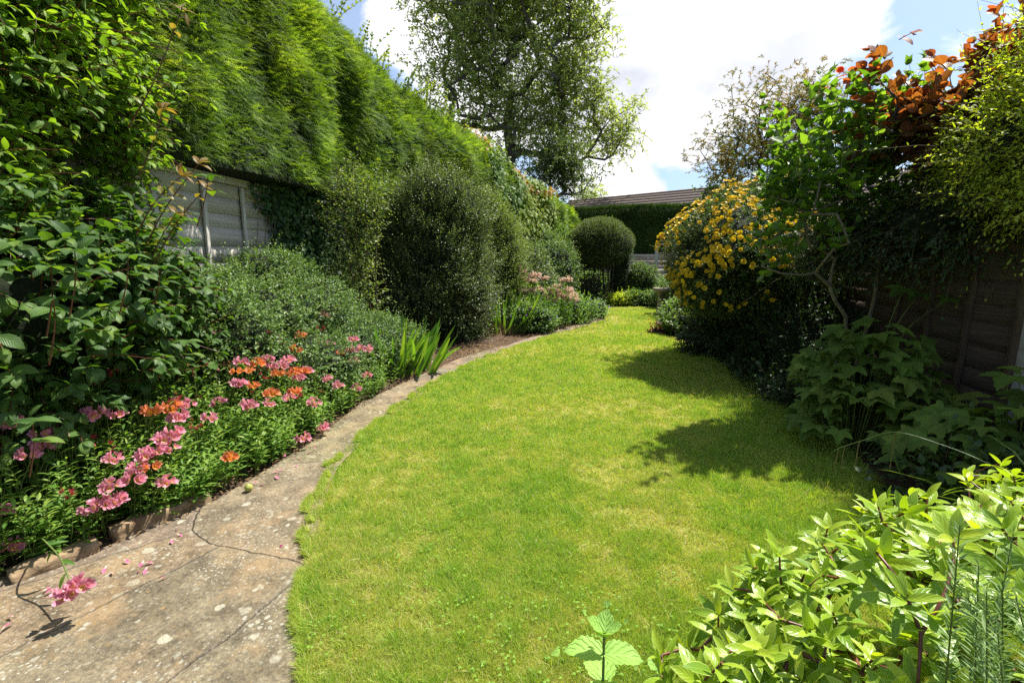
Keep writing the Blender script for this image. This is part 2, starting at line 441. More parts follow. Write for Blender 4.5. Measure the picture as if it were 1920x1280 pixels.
def solid(name, c1, c2, scale=12, rough=.85, bump=.4, bdist=.01, stretch=(1, 1, 1), detail=6, spec=.3, c3=None):
    m, nt, N, Lk = newmat(name)
    tc = N.new('ShaderNodeTexCoord'); mp = N.new('ShaderNodeMapping'); mp.inputs['Scale'].default_value = stretch
    Lk.new(tc.outputs['Object'], mp.inputs[0])
    nz = N.new('ShaderNodeTexNoise'); nz.inputs['Scale'].default_value = scale; nz.inputs['Detail'].default_value = detail; nz.inputs['Roughness'].default_value = .62
    Lk.new(mp.outputs[0], nz.inputs['Vector'])
    cr = N.new('ShaderNodeValToRGB'); cr.color_ramp.elements[0].position = .32; cr.color_ramp.elements[0].color = (*c1, 1); cr.color_ramp.elements[1].position = .68; cr.color_ramp.elements[1].color = (*c2, 1)
    if c3: e = cr.color_ramp.elements.new(.5); e.color = (*c3, 1)
    Lk.new(nz.outputs[0], cr.inputs[0])
    pr = N.new('ShaderNodeBsdfPrincipled'); pr.inputs['Roughness'].default_value = rough; pr.inputs['Specular IOR Level'].default_value = spec
    Lk.new(cr.outputs[0], pr.inputs['Base Color'])
    b = N.new('ShaderNodeBump'); b.inputs['Strength'].default_value = bump; b.inputs['Distance'].default_value = bdist; Lk.new(nz.outputs[0], b.inputs['Height']); Lk.new(b.outputs[0], pr.inputs['Normal'])
    out = N.new('ShaderNodeOutputMaterial'); Lk.new(pr.outputs[0], out.inputs[0])
    return m
def petal(name, base, tip, throat, streak=None):
    """flower petals: colour runs along the petal from throat to tip"""
    m, nt, N, Lk = newmat(name)
    uv = N.new('ShaderNodeUVMap'); sp = N.new('ShaderNodeSeparateXYZ'); Lk.new(uv.outputs[0], sp.inputs[0])
    cr = N.new('ShaderNodeValToRGB'); el = cr.color_ramp.elements
    el[0].position = .25; el[0].color = (*throat, 1); el[1].position = 1; el[1].color = (*tip, 1); e = el.new(.5); e.color = (*base, 1)
    at = N.new('ShaderNodeAttribute'); at.attribute_name = 'rnd'
    Lk.new(sp.outputs[1], cr.inputs[0])
    mr = N.new('ShaderNodeMapRange'); mr.inputs['To Min'].default_value = .7; mr.inputs['To Max'].default_value = 1.2; Lk.new(at.outputs['Fac'], mr.inputs['Value'])
    vm = N.new('ShaderNodeVectorMath'); vm.operation = 'SCALE'; Lk.new(cr.outputs[0], vm.inputs[0]); Lk.new(mr.outputs[0], vm.inputs['Scale'])
    pr = N.new('ShaderNodeBsdfPrincipled'); pr.inputs['Roughness'].default_value = .55; pr.inputs['Specular IOR Level'].default_value = .3; Lk.new(vm.outputs[0], pr.inputs['Base Color'])
    tr = N.new('ShaderNodeBsdfTranslucent'); Lk.new(vm.outputs[0], tr.inputs['Color'])
    ms = N.new('ShaderNodeMixShader'); ms.inputs[0].default_value = .35; Lk.new(pr.outputs[0], ms.inputs[1]); Lk.new(tr.outputs[0], ms.inputs[2])
    out = N.new('ShaderNodeOutputMaterial'); Lk.new(ms.outputs[0], out.inputs[0]); return m

M = {}
M['hedge'] = foliage('hedge_sprays', [(.045, .09, .013), (.115, .20, .024), (.25, .37, .042), (.44, .54, .08)], .6, .42, (1.35, 1.35, .4), pos=[0, .38, .72, 1], noise=1.1, spec=.2)
M['feather'] = foliage('feathery_leaf', [(.07, .13, .03), (.13, .21, .05), (.24, .33, .09), (.34, .42, .14)], .5, .35, (1.3, 1.3, .5), spec=.3)
M['hedge_dark'] = foliage('far_hedge_sprays', [(.018, .045, .010), (.04, .085, .014), (.09, .15, .025)], .6, .2, noise=1.4, spec=.2)
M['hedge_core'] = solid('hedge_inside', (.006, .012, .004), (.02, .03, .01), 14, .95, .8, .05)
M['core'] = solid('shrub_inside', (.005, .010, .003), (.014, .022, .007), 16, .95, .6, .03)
M['viburnum'] = foliage('viburnum_leaf', [(.034, .085, .018), (.055, .125, .024), (.09, .175, .03), (.18, .26, .04)], .48, .35, (1.6, 1.7, .35), veins=9, pos=[0, .5, .85, 1], vcol=(.17, .27, .07), spec=.4)
M['dogwood'] = foliage('dogwood_leaf', [(.07, .155, .018), (.13, .25, .025), (.24, .38, .04), (.34, .44, .06)], .5, .48, (1.4, 1.4, .35), veins=5, pos=[0, .45, .8, 1], vcol=(.24, .36, .08), spec=.35)
M['young'] = foliage('young_shoot_leaf', [(.12, .2, .02), (.22, .24, .03), (.28, .16, .04)], .4, .45, (1.4, 1.3, .5), veins=6)
M['coton'] = foliage('small_glossy_leaf', [(.045, .095, .028), (.08, .155, .04), (.15, .24, .065), (.24, .33, .10)], .5, .28, (1.4, 1.5, .5), spec=.4)
M['darkbush'] = foliage('dark_glossy_leaf', [(.022, .05, .016), (.055, .10, .03), (.15, .21, .065), (.32, .38, .15)], .42, .28, (1.4, 1.5, .5), spec=.5)
M['climber'] = foliage('climber_leaf', [(.045, .095, .018), (.10, .18, .025), (.22, .28, .04), (.32, .15, .05)], .55, .38, pos=[0, .5, .85, 1], spec=.3)
M['loose'] = foliage('loose_shrub_leaf', [(.045, .09, .02), (.09, .16, .035), (.18, .25, .06), (.3, .33, .09)], .5, .38, spec=.35)
M['rose'] = foliage('rose_leaf', [(.045, .095, .025), (.095, .175, .04), (.18, .27, .07), (.24, .11, .05)], .5, .33, pos=[0, .5, .9, 1], spec=.35)
M['ivy'] = foliage('ivy_leaf', [(.015, .045, .012), (.03, .075, .018), (.06, .11, .025)], .55, .2, spec=.3)
M['dome'] = foliage('clipped_leaf', [(.03, .065, .012), (.075, .12, .025), (.2, .24, .06)], .5, .28, spec=.35)
M['alst'] = foliage('alstroemeria_leaf', [(.05, .13, .02), (.09, .20, .03), (.16, .28, .045), (.25, .35, .06)], .5, .45, (1.4, 1.5, .4), veins=0, spec=.35)
M['iris'] = foliage('sword_leaf', [(.06, .16, .025), (.12, .24, .035), (.20, .31, .05)], .45, .42, (1.4, 1.4, .35))
M['dry'] = foliage('dry_leaf', [(.16, .09, .035), (.28, .18, .07), (.4, .29, .14)], .8, .2, (1, 1, .8))
M['geran'] = foliage('geranium_leaf', [(.07, .14, .04), (.13, .23, .06), (.24, .34, .10)], .55, .35, spec=.3)
M['tree'] = foliage('tree_leaf', [(.20, .27, .07), (.29, .37, .10), (.38, .45, .14), (.46, .52, .2)], .5, .5, (1.25, 1.25, .6), spec=.3)
M['tree2'] = foliage('far_tree_leaf', [(.05, .09, .025), (.10, .155, .04), (.17, .23, .07)], .5, .35, spec=.35)
M['acer'] = foliage('maple_leaf', [(.08, .10, .02), (.18, .18, .035), (.3, .2, .05), (.36, .16, .08)], .55, .42, (1.3, 1.2, .5), pos=[0, .5, .85, 1], spec=.3)
M['cotinus'] = foliage('smoke_bush_leaf', [(.07, .045, .018), (.17, .08, .025), (.30, .10, .04), (.36, .08, .06)], .45, .48, (1.9, 1.35, .45), veins=8, vcol=(.34, .18, .08), pos=[0, .45, .85, 1])
M['lilac'] = foliage('lilac_leaf', [(.045, .105, .015), (.08, .175, .024), (.14, .25, .035), (.2, .32, .05)], .42, .48, (1.6, 1.6, .4), veins=5, vcol=(.14, .25, .06))
M['lime'] = foliage('lime_leaf', [(.20, .32, .03), (.36, .48, .04), (.5, .58, .06), (.6, .64, .12)], .5, .5, (1.2, 1.2, .3), spec=.35)
M['hyper'] = foliage('hypericum_leaf', [(.035, .085, .018), (.075, .14, .03), (.17, .22, .045)], .5, .32, spec=.35)
M['anem'] = foliage('palmate_leaf', [(.065, .115, .015), (.095, .16, .022), (.15, .21, .035)], .6, .3, (1.5, 1.6, .4), noise=6, spec=.2)
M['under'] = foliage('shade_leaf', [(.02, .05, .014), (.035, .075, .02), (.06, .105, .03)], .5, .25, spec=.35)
M['rhodo'] = foliage('daphne_leaf', [(.11, .22, .018), (.19, .33, .025), (.31, .45, .03), (.44, .52, .045)], .33, .42, (1.2, 1.2, .25), veins=5, spec=.5, edge=(.5, .6, .16), vcol=(.30, .43, .05), pos=[0, .3, .62, 1], vb=.25)
M['rosemary'] = foliage('needle_leaf', [(.10, .18, .05), (.17, .27, .08), (.28, .38, .13)], .5, .25, (1.2, 1.3, .6))
M['mint'] = foliage('mint_leaf', [(.22, .42, .07), (.28, .48, .09), (.34, .54, .12)], .6, .38, (1.2, 1.2, .4), veins=6, vcol=(.38, .55, .16), spec=.25)
M['sedge'] = foliage('sedge_leaf', [(.1, .17, .04), (.2, .28, .08)], .4, .3)
M['catkin'] = solid('catkin', (.12, .09, .03), (.26, .2, .08), 90, .8, .5)
M['redstem'] = solid('red_stem', (.07, .018, .012), (.15, .04, .025), 30, .4, .2, spec=.5)
M['stem'] = solid('green_stem', (.07, .11, .02), (.13, .17, .04), 30, .6, .2)
M['twig'] = solid('brown_twig', (.05, .035, .022), (.12, .085, .05), 30, .85, .3)
M['bark'] = solid('grey_bark', (.05, .045, .036), (.17, .15, .12), 9, .9, .9, .03, (3, 3, 1))
M['lilbark'] = solid('lilac_bark', (.10, .085, .055), (.24, .2, .14), 30, .8, .5, .006, (2, 2, .6))
M['pink'] = petal('pink_petal', (.68, .20, .30), (.76, .38, .46), (.8, .52, .18))
M['orange'] = petal('orange_petal', (.74, .22, .05), (.74, .28, .18), (.85, .46, .04))
M['peach'] = petal('peach_petal', (.66, .44, .32), (.72, .55, .46), (.74, .55, .3))
M['yellow'] = petal('yellow_petal', (.74, .50, .012), (.78, .56, .02), (.68, .36, .01))
M['purple'] = petal('purple_petal', (.30, .16, .52), (.38, .25, .6), (.4, .3, .5))
M['crimson'] = petal('crimson_petal', (.35, .03, .04), (.4, .05, .07), (.4, .1, .05))
M['faded'] = petal('faded_petal', (.34, .14, .05), (.42, .2, .09), (.3, .2, .08))
M['fadepink'] = petal('fallen_petal', (.62, .12, .26), (.7, .25, .38), (.7, .5, .4))

# ---------------------------------------------------------------- ground, lawn, path
XLp = [(-2.55, .6), (-2.45, 1.4), tuple(G(0, 1095)[:2]), tuple(G(200, 1035)[:2]), tuple(G(390, 955)[:2]), tuple(G(480, 905)[:2]), tuple(G(600, 828)[:2]), tuple(G(690, 755)[:2]), tuple(G(780, 712)[:2]),
       tuple(G(870, 672)[:2]), tuple(G(1000, 634)[:2]), tuple(G(1070, 614)[:2]), tuple(G(1130, 600)[:2])]
XRp = [(-.55, .6), tuple(G(590, 1280)[:2]), tuple(G(558, 1180)[:2]), tuple(G(575, 1060)[:2]), tuple(G(585, 960)[:2]), tuple(G(620, 880)[:2]), tuple(G(700, 800)[:2]), tuple(G(800, 730)[:2]),
       tuple(G(900, 676)[:2]), tuple(G(1000, 642)[:2]), tuple(G(1080, 619)[:2]), tuple(G(1137, 603)[:2])]
LRp = [(1.9, .6), (2.0, 2.0), (2.35, 3.0), (2.75, 4.4), (3.1, 6.2), (3.02, 8.0), (2.85, 9.3), (3.3, 11.2), (3.85, 12.4), (4.3, 14.2)]
def interpf(pts):
    p = np.array(pts); i = np.argsort(p[:, 1]); p = p[i]; return lambda y: np.interp(y, p[:, 1], p[:, 0])
XL = interpf(XLp); XR = interpf(XRp); far = np.array([[2.35, 12.5], [2.5, 14.2]])
LL_ = interpf(list(XRp) + [tuple(a) for a in far]); LR = interpf(LRp)
def lawn_z(x, y):
    p = np.stack([x, y, np.zeros_like(x)], -1); return .018 + .018*vnoise(p, .9) + .008*vnoise(p, 3.1)

def mat_path():
    m, nt, N, Lk = newmat('path_stone')
    def tex(kind, **kw):
        n = N.new(kind)
        for k, v in kw.items():
            if k in n.inputs.keys(): n.inputs[k].default_value = v
            else: setattr(n, k, v)
        return n
    tc = N.new('ShaderNodeTexCoord')
    def noise(s, d=6, r=.6, st=(1, 1, 1), off=(0, 0, 0)):
        mp = N.new('ShaderNodeMapping'); mp.inputs['Scale'].default_value = st; mp.inputs['Location'].default_value = off; Lk.new(tc.outputs['Object'], mp.inputs[0])
        n = tex('ShaderNodeTexNoise', Scale=s, Detail=d, Roughness=r); Lk.new(mp.outputs[0], n.inputs['Vector']); return n
    def ramp(src, stops):
        r = N.new('ShaderNodeValToRGB'); el = r.color_ramp.elements
        el[0].position, el[0].color = stops[0][0], (*stops[0][1], 1); el[1].position, el[1].color = stops[-1][0], (*stops[-1][1], 1)
        for p, c in stops[1:-1]: e = el.new(p); e.color = (*c, 1)
        Lk.new(src, r.inputs[0]); return r.outputs[0]
    def mix(f, a, b, mode='MIX'):
        x = N.new('ShaderNodeMix'); x.data_type = 'RGBA'; x.blend_type = mode
        for k, v in (('Factor', f), ('A', a), ('B', b)):
            if isinstance(v, (int, float)): x.inputs[k].default_value = v
            elif isinstance(v, tuple): x.inputs[k].default_value = (*v, 1)
            else: Lk.new(v, x.inputs[k])
        return x.outputs['Result']
    # warped coordinates so that joints wander
    wn = noise(1.3, 4); wv = N.new('ShaderNodeVectorMath'); wv.operation = 'MULTIPLY_ADD'; Lk.new(wn.outputs[1], wv.inputs[0]); wv.inputs[1].default_value = (.16, .16, 0); Lk.new(tc.outputs['Object'], wv.inputs[2])
    wn2 = noise(14, 4); wv2 = N.new('ShaderNodeVectorMath'); wv2.operation = 'MULTIPLY_ADD'; Lk.new(wn2.outputs[1], wv2.inputs[0]); wv2.inputs[1].default_value = (.03, .03, 0); Lk.new(wv.outputs[0], wv2.inputs[2])
    vo = tex('ShaderNodeTexVoronoi', Scale=1.25, Randomness=1.0); vo.feature = 'DISTANCE_TO_EDGE'; vo.voronoi_dimensions = '2D'; Lk.new(wv2.outputs[0], vo.inputs['Vector'])
    vc = tex('ShaderNodeTexVoronoi', Scale=1.25, Randomness=1.0); vc.feature = 'F1'; vc.voronoi_dimensions = '2D'; Lk.new(wv2.outputs[0], vc.inputs['Vector'])
    base = ramp(noise(2.2, 8, .68).outputs[0], [(.3, (.15, .116, .072)), (.45, (.205, .16, .10)), (.6, (.27, .21, .13)), (.75, (.34, .265, .165))])
    slab = mix(.12, base, mix(1, base, vc.outputs['Color'], 'MULTIPLY'))
    fine = ramp(noise(60, 6, .7, (1, 1, 1), (3, 1, 0)).outputs[0], [(.32, (.6, .6, .62)), (.5, (1, 1, 1)), (.68, (1.5, 1.46, 1.36))])
    c = mix(1, slab, fine, 'MULTIPLY')
    dark = ramp(noise(7, 8, .75, (1, 1, 1), (9, 4, 0)).outputs[0], [(.42, (1, 1, 1)), (.62, (.55, .54, .53))])
    c = mix(1, c, dark, 'MULTIPLY')
    ochre = ramp(noise(3.1, 6, .7, (1, 1, 1), (1, 8, 0)).outputs[0], [(.52, (0, 0, 0)), (.66, (1, 1, 1))])
    c = mix(ochre, c, mix(.5, c, (.36, .24, .12)))
    # lichen
    for (s, thr, colr, off) in ((8, .26, (.40, .38, .28), 0), (22, .30, (.38, .37, .29), 5), (45, .3, (.42, .4, .32), 15), (15, .19, (.32, .20, .055), 11)):
        v = tex('ShaderNodeTexVoronoi', Scale=s, Randomness=1); v.voronoi_dimensions = '2D'
        ad = N.new('ShaderNodeVectorMath'); ad.operation = 'ADD'; ad.inputs[1].default_value = (off, off*.7, 0); Lk.new(wv2.outputs[0], ad.inputs[0])
        wn3 = noise(40, 3, .6); av = N.new('ShaderNodeVectorMath'); av.operation = 'MULTIPLY_ADD'; Lk.new(wn3.outputs[1], av.inputs[0]); av.inputs[1].default_value = (.35/s, .35/s, 0); Lk.new(ad.outputs[0], av.inputs[2])
        Lk.new(av.outputs[0], v.inputs['Vector'])
        sel = N.new('ShaderNodeSeparateColor'); Lk.new(v.outputs['Color'], sel.inputs[0])
        mm = N.new('ShaderNodeMath'); mm.operation = 'MULTIPLY'; mm.inputs[1].default_value = thr*1.6; Lk.new(sel.outputs[0], mm.inputs[0])
        pw = N.new('ShaderNodeMath'); pw.operation = 'POWER'; pw.inputs[1].default_value = 1.8; Lk.new(mm.outputs[0], pw.inputs[0])
        lt = N.new('ShaderNodeMapRange'); lt.inputs['From Min'].default_value = -.03; lt.inputs['From Max'].default_value = .03
        sb = N.new('ShaderNodeMath'); sb.operation = 'SUBTRACT'; Lk.new(pw.outputs[0], sb.inputs[0]); Lk.new(v.outputs['Distance'], sb.inputs[1]); Lk.new(sb.outputs[0], lt.inputs['Value'])
        f = N.new('ShaderNodeMath'); f.operation = 'MULTIPLY'; Lk.new(ramp(noise(2.6, 5, .6, (1, 1, 1), (off+4, 3, 0)).outputs[0], [(.40, (0, 0, 0)), (.62, (.85, .85, .85))]), f.inputs[1]); Lk.new(lt.outputs[0], f.inputs[0])
        c = mix(f.outputs[0], c, colr)
    jr = ramp(vo.outputs['Distance'], [(.002, (0, 0, 0)), (.011, (1, 1, 1))])
    jr2 = ramp(vo.outputs['Distance'], [(.012, (0, 0, 0)), (.045, (1, 1, 1))])
    jn = ramp(noise(3.3, 5, .6, (1, 1, 1), (2, 2, 0)).outputs[0], [(.36, (.03, .03, .03)), (.64, (.45, .45, .45))]); c = mix(jr2, mix(.12, c, (.3, .26, .2)), c); c = mix(jr, mix(jn, c, (.05, .04, .028)), c)
    pr = N.new('ShaderNodeBsdfPrincipled'); pr.inputs['Roughness'].default_value = .88; pr.inputs['Specular IOR Level'].default_value = .25; Lk.new(c, pr.inputs['Base Color'])
    h = N.new('ShaderNodeMath'); h.operation = 'ADD'; Lk.new(jr, h.inputs[0]); hm = N.new('ShaderNodeMath'); hm.operation = 'MULTIPLY'; hm.inputs[1].default_value = 1.3; Lk.new(noise(22, 9, .72).outputs[0], hm.inputs[0]); Lk.new(hm.outputs[0], h.inputs[1])
    b = N.new('ShaderNodeBump'); b.inputs['Strength'].default_value = .8; b.inputs['Distance'].default_value = .02; Lk.new(h.outputs[0], b.inputs['Height']); Lk.new(b.outputs[0], pr.inputs['Normal'])
    out = N.new('ShaderNodeOutputMaterial'); Lk.new(pr.outputs[0], out.inputs[0]); return m
M['path'] = mat_path()
M['soil'] = solid('soil', (.035, .022, .014), (.11, .07, .042), 18, .95, .9, .03)
M['mulch'] = solid('mulch', (.10, .06, .035), (.24, .15, .085), 30, .95, 1.0, .03)
M['ground'] = solid('field', (.03, .04, .015), (.07, .08, .03), .3, .95, .2)
M['turf'] = solid('turf_soil', (.13, .12, .03), (.36, .29, .13), 14, .95, .8, .02, c3=(.24, .25, .06))
M['clover'] = foliage('clover_leaf', [(.16, .32, .04), (.23, .38, .055)], .6, .35, spec=.2)

S = 600
tag(mk('ground', [(-S, -S, -.05), (S, -S, -.05), (S, S, -.05), (-S, S, -.05)], [np.array([[0, 1, 2, 3]])], M['ground']), kind='structure')
def ruled(name, fa, fb, y0, y1, ny, nx, zf, mat, over=0.0):
    ys = np.linspace(y0, y1, ny); V = []
    for y in ys:
        a = float(fa(y))-over; b = float(fb(y))+over; xs = np.linspace(a, b, nx); V.append(np.stack([xs, np.full(nx, y), zf(xs, np.full(nx, y))], 1))
    V = np.concatenate(V); i = np.arange(ny-1)[:, None]*nx+np.arange(nx-1)[None]; i = i.ravel()
    return mk(name, V, np.stack([i, i+1, i+nx+1, i+nx], 1), mat)
nz2 = lambda x, y, s: vnoise(np.stack([x, y, np.zeros_like(x)], -1), s)
tag(ruled('path', XL, XR, .6, 11.15, 300, 40, lambda x, y: .016 + .006*nz2(x, y, 1.5) + .003*nz2(x, y, 6), M['path'], .05), kind='structure')
tag(ruled('lawn', LL_, LR, .3, 14.2, 200, 60, lawn_z, M['turf'], .0), kind='structure')
tag(ruled('flower_bed_soil', lambda y: np.interp(y, [0, 6, 10, 18], [-4, -3.8, -2.2, 1.0]), lambda y: np.where(y < 11.1, XL(y), np.interp(y, [11.1, 13, 15, 20], [2.2, 2.4, 2.5, 9.0])), .3, 19, 160, 50, lambda x, y: .0 + .02*nz2(x, y, 4), M['soil']), kind='structure')
tag(ruled('far_bed_soil', lambda y: LR(y), lambda y: np.interp(y, [0, 20], [5, 10]), .3, 14.2, 100, 30, lambda x, y: -.004 + .015*nz2(x, y, 4), M['soil']), kind='structure')
tag(ruled('end_bed_soil', lambda y: 1.0+0*y, lambda y: 11.0+0*y, 14.15, 19.5, 20, 30, lambda x, y: .012 + .015*nz2(x, y, 4), M['soil']), kind='structure')

def grass():
    n = 1900000
    # density falls with distance (uniform in 1/y)
    y = 1.15/(1-rng.random(n)*(1-1.15/14.1)); a = LL_(y)-.02; b = LR(y)+.05
    w = b-a; keep = rng.random(n) < w/w.max(); y = y[keep]; a = a[keep]; w = w[keep]; x = a+w*rng.random(len(y))
    e1 = nz2(x, y, 9)*.03; ok = (x > LL_(y)+e1-.01) & (np.abs(x) < y*1.12+.25); x = x[ok]; y = y[ok]
    pn = nz2(x, y, 1.3)+.5*nz2(x+5, y, 3.7); 
    fine = nz2(x+9, y, 11)
    bare = (pn*.8+.8*fine+.5*nz2(x+1, y+1, 23) < -.62) & (rng.random(len(x)) < .6); x = x[~bare]; y = y[~bare]; pn = pn[~bare]; fine = fine[~bare]
    m = len(x)
    # longer and lusher in the shade side on the right
    lush = np.clip((x-(LR(y)-1.0))/1.0, 0, 1)*np.clip((6.5-y)/2, 0, 1)
    f3 = nz2(x+4, y, 26); L = (.018+.020*rng.random(m)+.016*np.clip(fine+.6*f3, 0, 1))*(1+.5*lush)*(1+(rng.random(m) < .04)*1.0)
    W = (.0016+.0016*rng.random(m))*np.clip(y/2.2, 1, 4.2); L = L*np.clip(.9+y*.03, 1, 1.3)
    P = np.stack([x, y, lawn_z(x, y)-.003], 1)
    lean = rng.normal(size=(m, 2))*.75 + np.stack([nz2(x, y, 5), nz2(x+3, y+8, 5)], 1)*.35
    Dv = nrm(np.concatenate([lean, np.ones((m, 1))], 1)); Nv = rnd3(m)
    straw = rng.random(m); r = np.clip(.49+.15*pn+.17*fine+.16*f3+rng.normal(size=m)*.2, 0, .88); r = np.where(straw < .07+.16*np.clip(-pn-.3*fine, 0, 1), .93+.07*rng.random(m), r)
    o = leaves('grass', P, Dv, Nv, L, W, T_BLADE, M['grass'], None, .3+rng.random(m)*.9, 1-r if False else r)
    tag(o, 'short sunlit green grass of the garden lawn with yellow patches', 'grass', kind='stuff')
    # ragged fringe hanging over the path and longer tufts on the shaded side
    n = 26000; y = 1.2+rng.random(n)**1.6*10; k = nz2(y*0, y, 6)+.6*nz2(y*0+2, y, 17) > -.35; y = y[k]; n = len(y)
    x = XR(y)+.03*nz2(y*0, y, 8)+.03*rng.random(n)-.02; P = np.stack([x, y, .02+0*x], 1)
    d = nrm(np.stack([-.5-.5*rng.random(n), rng.normal(size=n)*.6, .35+.7*rng.random(n)], 1)); L = .03+.035*rng.random(n)
    tag(leaves('grass_fringe', P, d, rnd3(n), L, .002+.0006*y, T_BLADE, M['grass'], None, .9, np.clip(.45+.25*rng.normal(size=n), 0, 1)), 'ragged grass fringe creeping over the edge of the stone path', 'grass', kind='stuff')
    n = 16000; y = 1.6+rng.random(n)*5.5; x = LR(y)-np.abs(rng.normal(size=n))*.42+.08; k = (x > LL_(y)) & (nz2(x, y, 4) > -.25); x = x[k]; y = y[k]; n = len(x); P = np.stack([x, y, lawn_z(x, y)], 1)
    tag(leaves('long_grass', P, nrm(rng.normal(size=(n, 3))*.4+np.array([-.1, 0, 1])), rnd3(n), .05+.06*rng.random(n), .0022+.0005*y, T_BLADE, M['grass'], None, .9, np.clip(.6+.2*rng.normal(size=n), 0, 1)), 'longer shaded grass tufts along the right edge of the lawn', 'grass', kind='stuff')
    # clover and small lawn weeds
    n = 2400; y = 1.2/(1-rng.random(n)*.86); x = LL_(y)+(LR(y)-LL_(y))*rng.random(n); k = (nz2(x+20, y, 2.2)+.5*nz2(x, y+4, 7) > .25) & (np.abs(x) < y*1.15+.2); x = x[k]; y = y[k]; n = len(x)
    P = np.repeat(np.stack([x, y, lawn_z(x, y)+.022+.012*rng.random(n)], 1), 3, 0); a = np.tile(np.arange(3)*2.094, n)+np.repeat(rng.random(n)*6, 3)
    tag(leaves('clover', P, np.stack([np.cos(a), np.sin(a), .1+0*a], 1), np.array([0, 0, 1.])+rnd3(3*n)*.35, .0075, .007, T_MID, M['clover'], None, .2), 'clover and small round leaved weeds growing through the lawn', 'weeds', kind='stuff')
M['grass'] = foliage('grass_blade', [(.48, .46, .13), (.40, .48, .085), (.29, .43, .06), (.18, .35, .04), (.55, .48, .24)], .55, .4, (1.3, 1.3, .4), pos=[.08, .38, .62, .9, .94], spec=.3)
grass()

# ---------------------------------------------------------------- left hedge (conifer)
HL = np.array([(-3.65, 1.0, 5.4), (-3.5, 3.2, 5.4), (-3.3, 5.2, 5.4), (-3.1, 7.2, 5.3), (-2.35, 9.4, 4.95), (-1.45, 11.4, 4.55), (-.45, 13.6, 4.05), (.7, 16.0, 3.55), (1.9, 18.3, 3.2), (2.4, 19.2, 3.1)])
def hedge_front(s):
    seg = np.r_[0, np.cumsum(np.linalg.norm(np.diff(HL[:, :2], axis=0), axis=1))]; t = s*seg[-1]
    return np.interp(t, seg, HL[:, 0]), np.interp(t, seg, HL[:, 1]), np.interp(t, seg, HL[:, 2]), seg[-1]
def hedge_surface(s, v, z0=2.38, depth=1.6, rr=.75):
    """v in 0..1: up the face, around the shoulder and over the top"""
    x, y, h, _ = hedge_front(s); x2, y2, _, _ = hedge_front(np.clip(s+.01, 0, 1)); x1, y1, _, _ = hedge_front(np.clip(s-.01, 0, 1))
    t = nrm(np.stack([x2-x1, y2-y1], -1)); nrml = np.stack([t[..., 1], -t[..., 0]], -1)
    z0 = np.where(y > 8.0, np.maximum(z0-(y-8)*1.2, .1), z0)
    hf = h-rr-z0; arc = rr*math.pi/2; tot = hf+arc+depth; d = v*tot
    z = np.where(d < hf, z0+d, np.where(d < hf+arc, h-rr+rr*np.sin((d-hf)/rr), h)); off = np.where(d < hf, 0, np.where(d < hf+arc, rr*(1-np.cos(np.clip((d-hf)/rr, 0, 1.58))), rr+(d-hf-arc)))
    ang = np.clip((d-hf)/rr, 0, math.pi/2); nz = np.sin(ang); nh = np.cos(ang)
    off = off + .22*np.clip((z-z0)/(h-z0), 0, 1)
    ov = np.where(y < 7.5, .56, .5); P = np.stack([x-nrml[..., 0]*(off-ov), y-nrml[..., 1]*(off-ov), z], -1); Nn = np.stack([nrml[..., 0]*nh, nrml[..., 1]*nh, nz], -1)
    b = .24*vnoise(P, .9)+.12*vnoise(P+5, 2.4); return P+Nn*b[..., None], Nn
def big_hedge():
    t = thing('conifer_hedge', 'tall bright green conifer hedge rising behind the wooden fence on the left of the lawn', 'hedge', (-3.3, 6, 0))
    ns, nv = 120, 36; s, v = np.meshgrid(np.linspace(0, 1, ns), np.linspace(0, 1, nv), indexing='ij')
    P, Nn = hedge_surface(s, v); P = P-Nn*.2; i = (np.arange(ns-1)[:, None]*nv+np.arange(nv-1)[None]).ravel()
    P = P.reshape(-1, 3); back = P.copy().reshape(ns, nv, 3)
    # close the underside and the back
    bot = back[:, 0].copy(); bk = back[:, -1].copy(); bk[:, 2] = bot[:, 2]; Q = np.stack([back[:, -1], bk, bot], 1).reshape(-1, 3)
    j = (np.arange(ns-1)[:, None]*3+np.arange(2)[None]).ravel()+len(P)
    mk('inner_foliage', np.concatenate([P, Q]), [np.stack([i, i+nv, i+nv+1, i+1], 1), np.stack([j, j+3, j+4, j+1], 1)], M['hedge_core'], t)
    n = 290000; s = rng.random(n)**1.25*.98+.01; v = rng.random(n)**.8; P, Nn = hedge_surface(s, v)
    P = P-Nn*(rng.random(n)**2*.22)[:, None] + rng.normal(size=(n, 3))*.02
    cl = vnoise(P, 3.3)+.6*vnoise(P+4, 8); keep = cl > -.6; P = P[keep]; Nn = Nn[keep]; cl = cl[keep]; n = len(P)
    dist = np.linalg.norm(P-np.array([0, 0, 1.5]), axis=1)
    Dv = nrm(Nn*.9+np.array([.25, .05, -.22])+rng.normal(size=(n, 3))*.42+.5*np.stack([vnoise(P+q*11, 3.2) for q in range(3)], 1))
    L = (.085+.11*rng.random(n))*np.clip(dist/9, .85, 1.6)
    r = np.clip(.40+.36*cl+.2*rng.normal(size=n)+.1*(P[:, 2]-3.5)/2, 0, 1); r = np.where(rng.random(n) < .03*(vnoise(P, 1.7) > .1), 0, r)
    leaves('foliage', P, Dv, nrm(Nn+np.array([0, 0, .6])+rnd3(n)*.5), L, L*.55, T_FROND, M['hedge'], t, -.2+rng.random(n)*.9, r, smooth=False)
    return t
big_hedge()

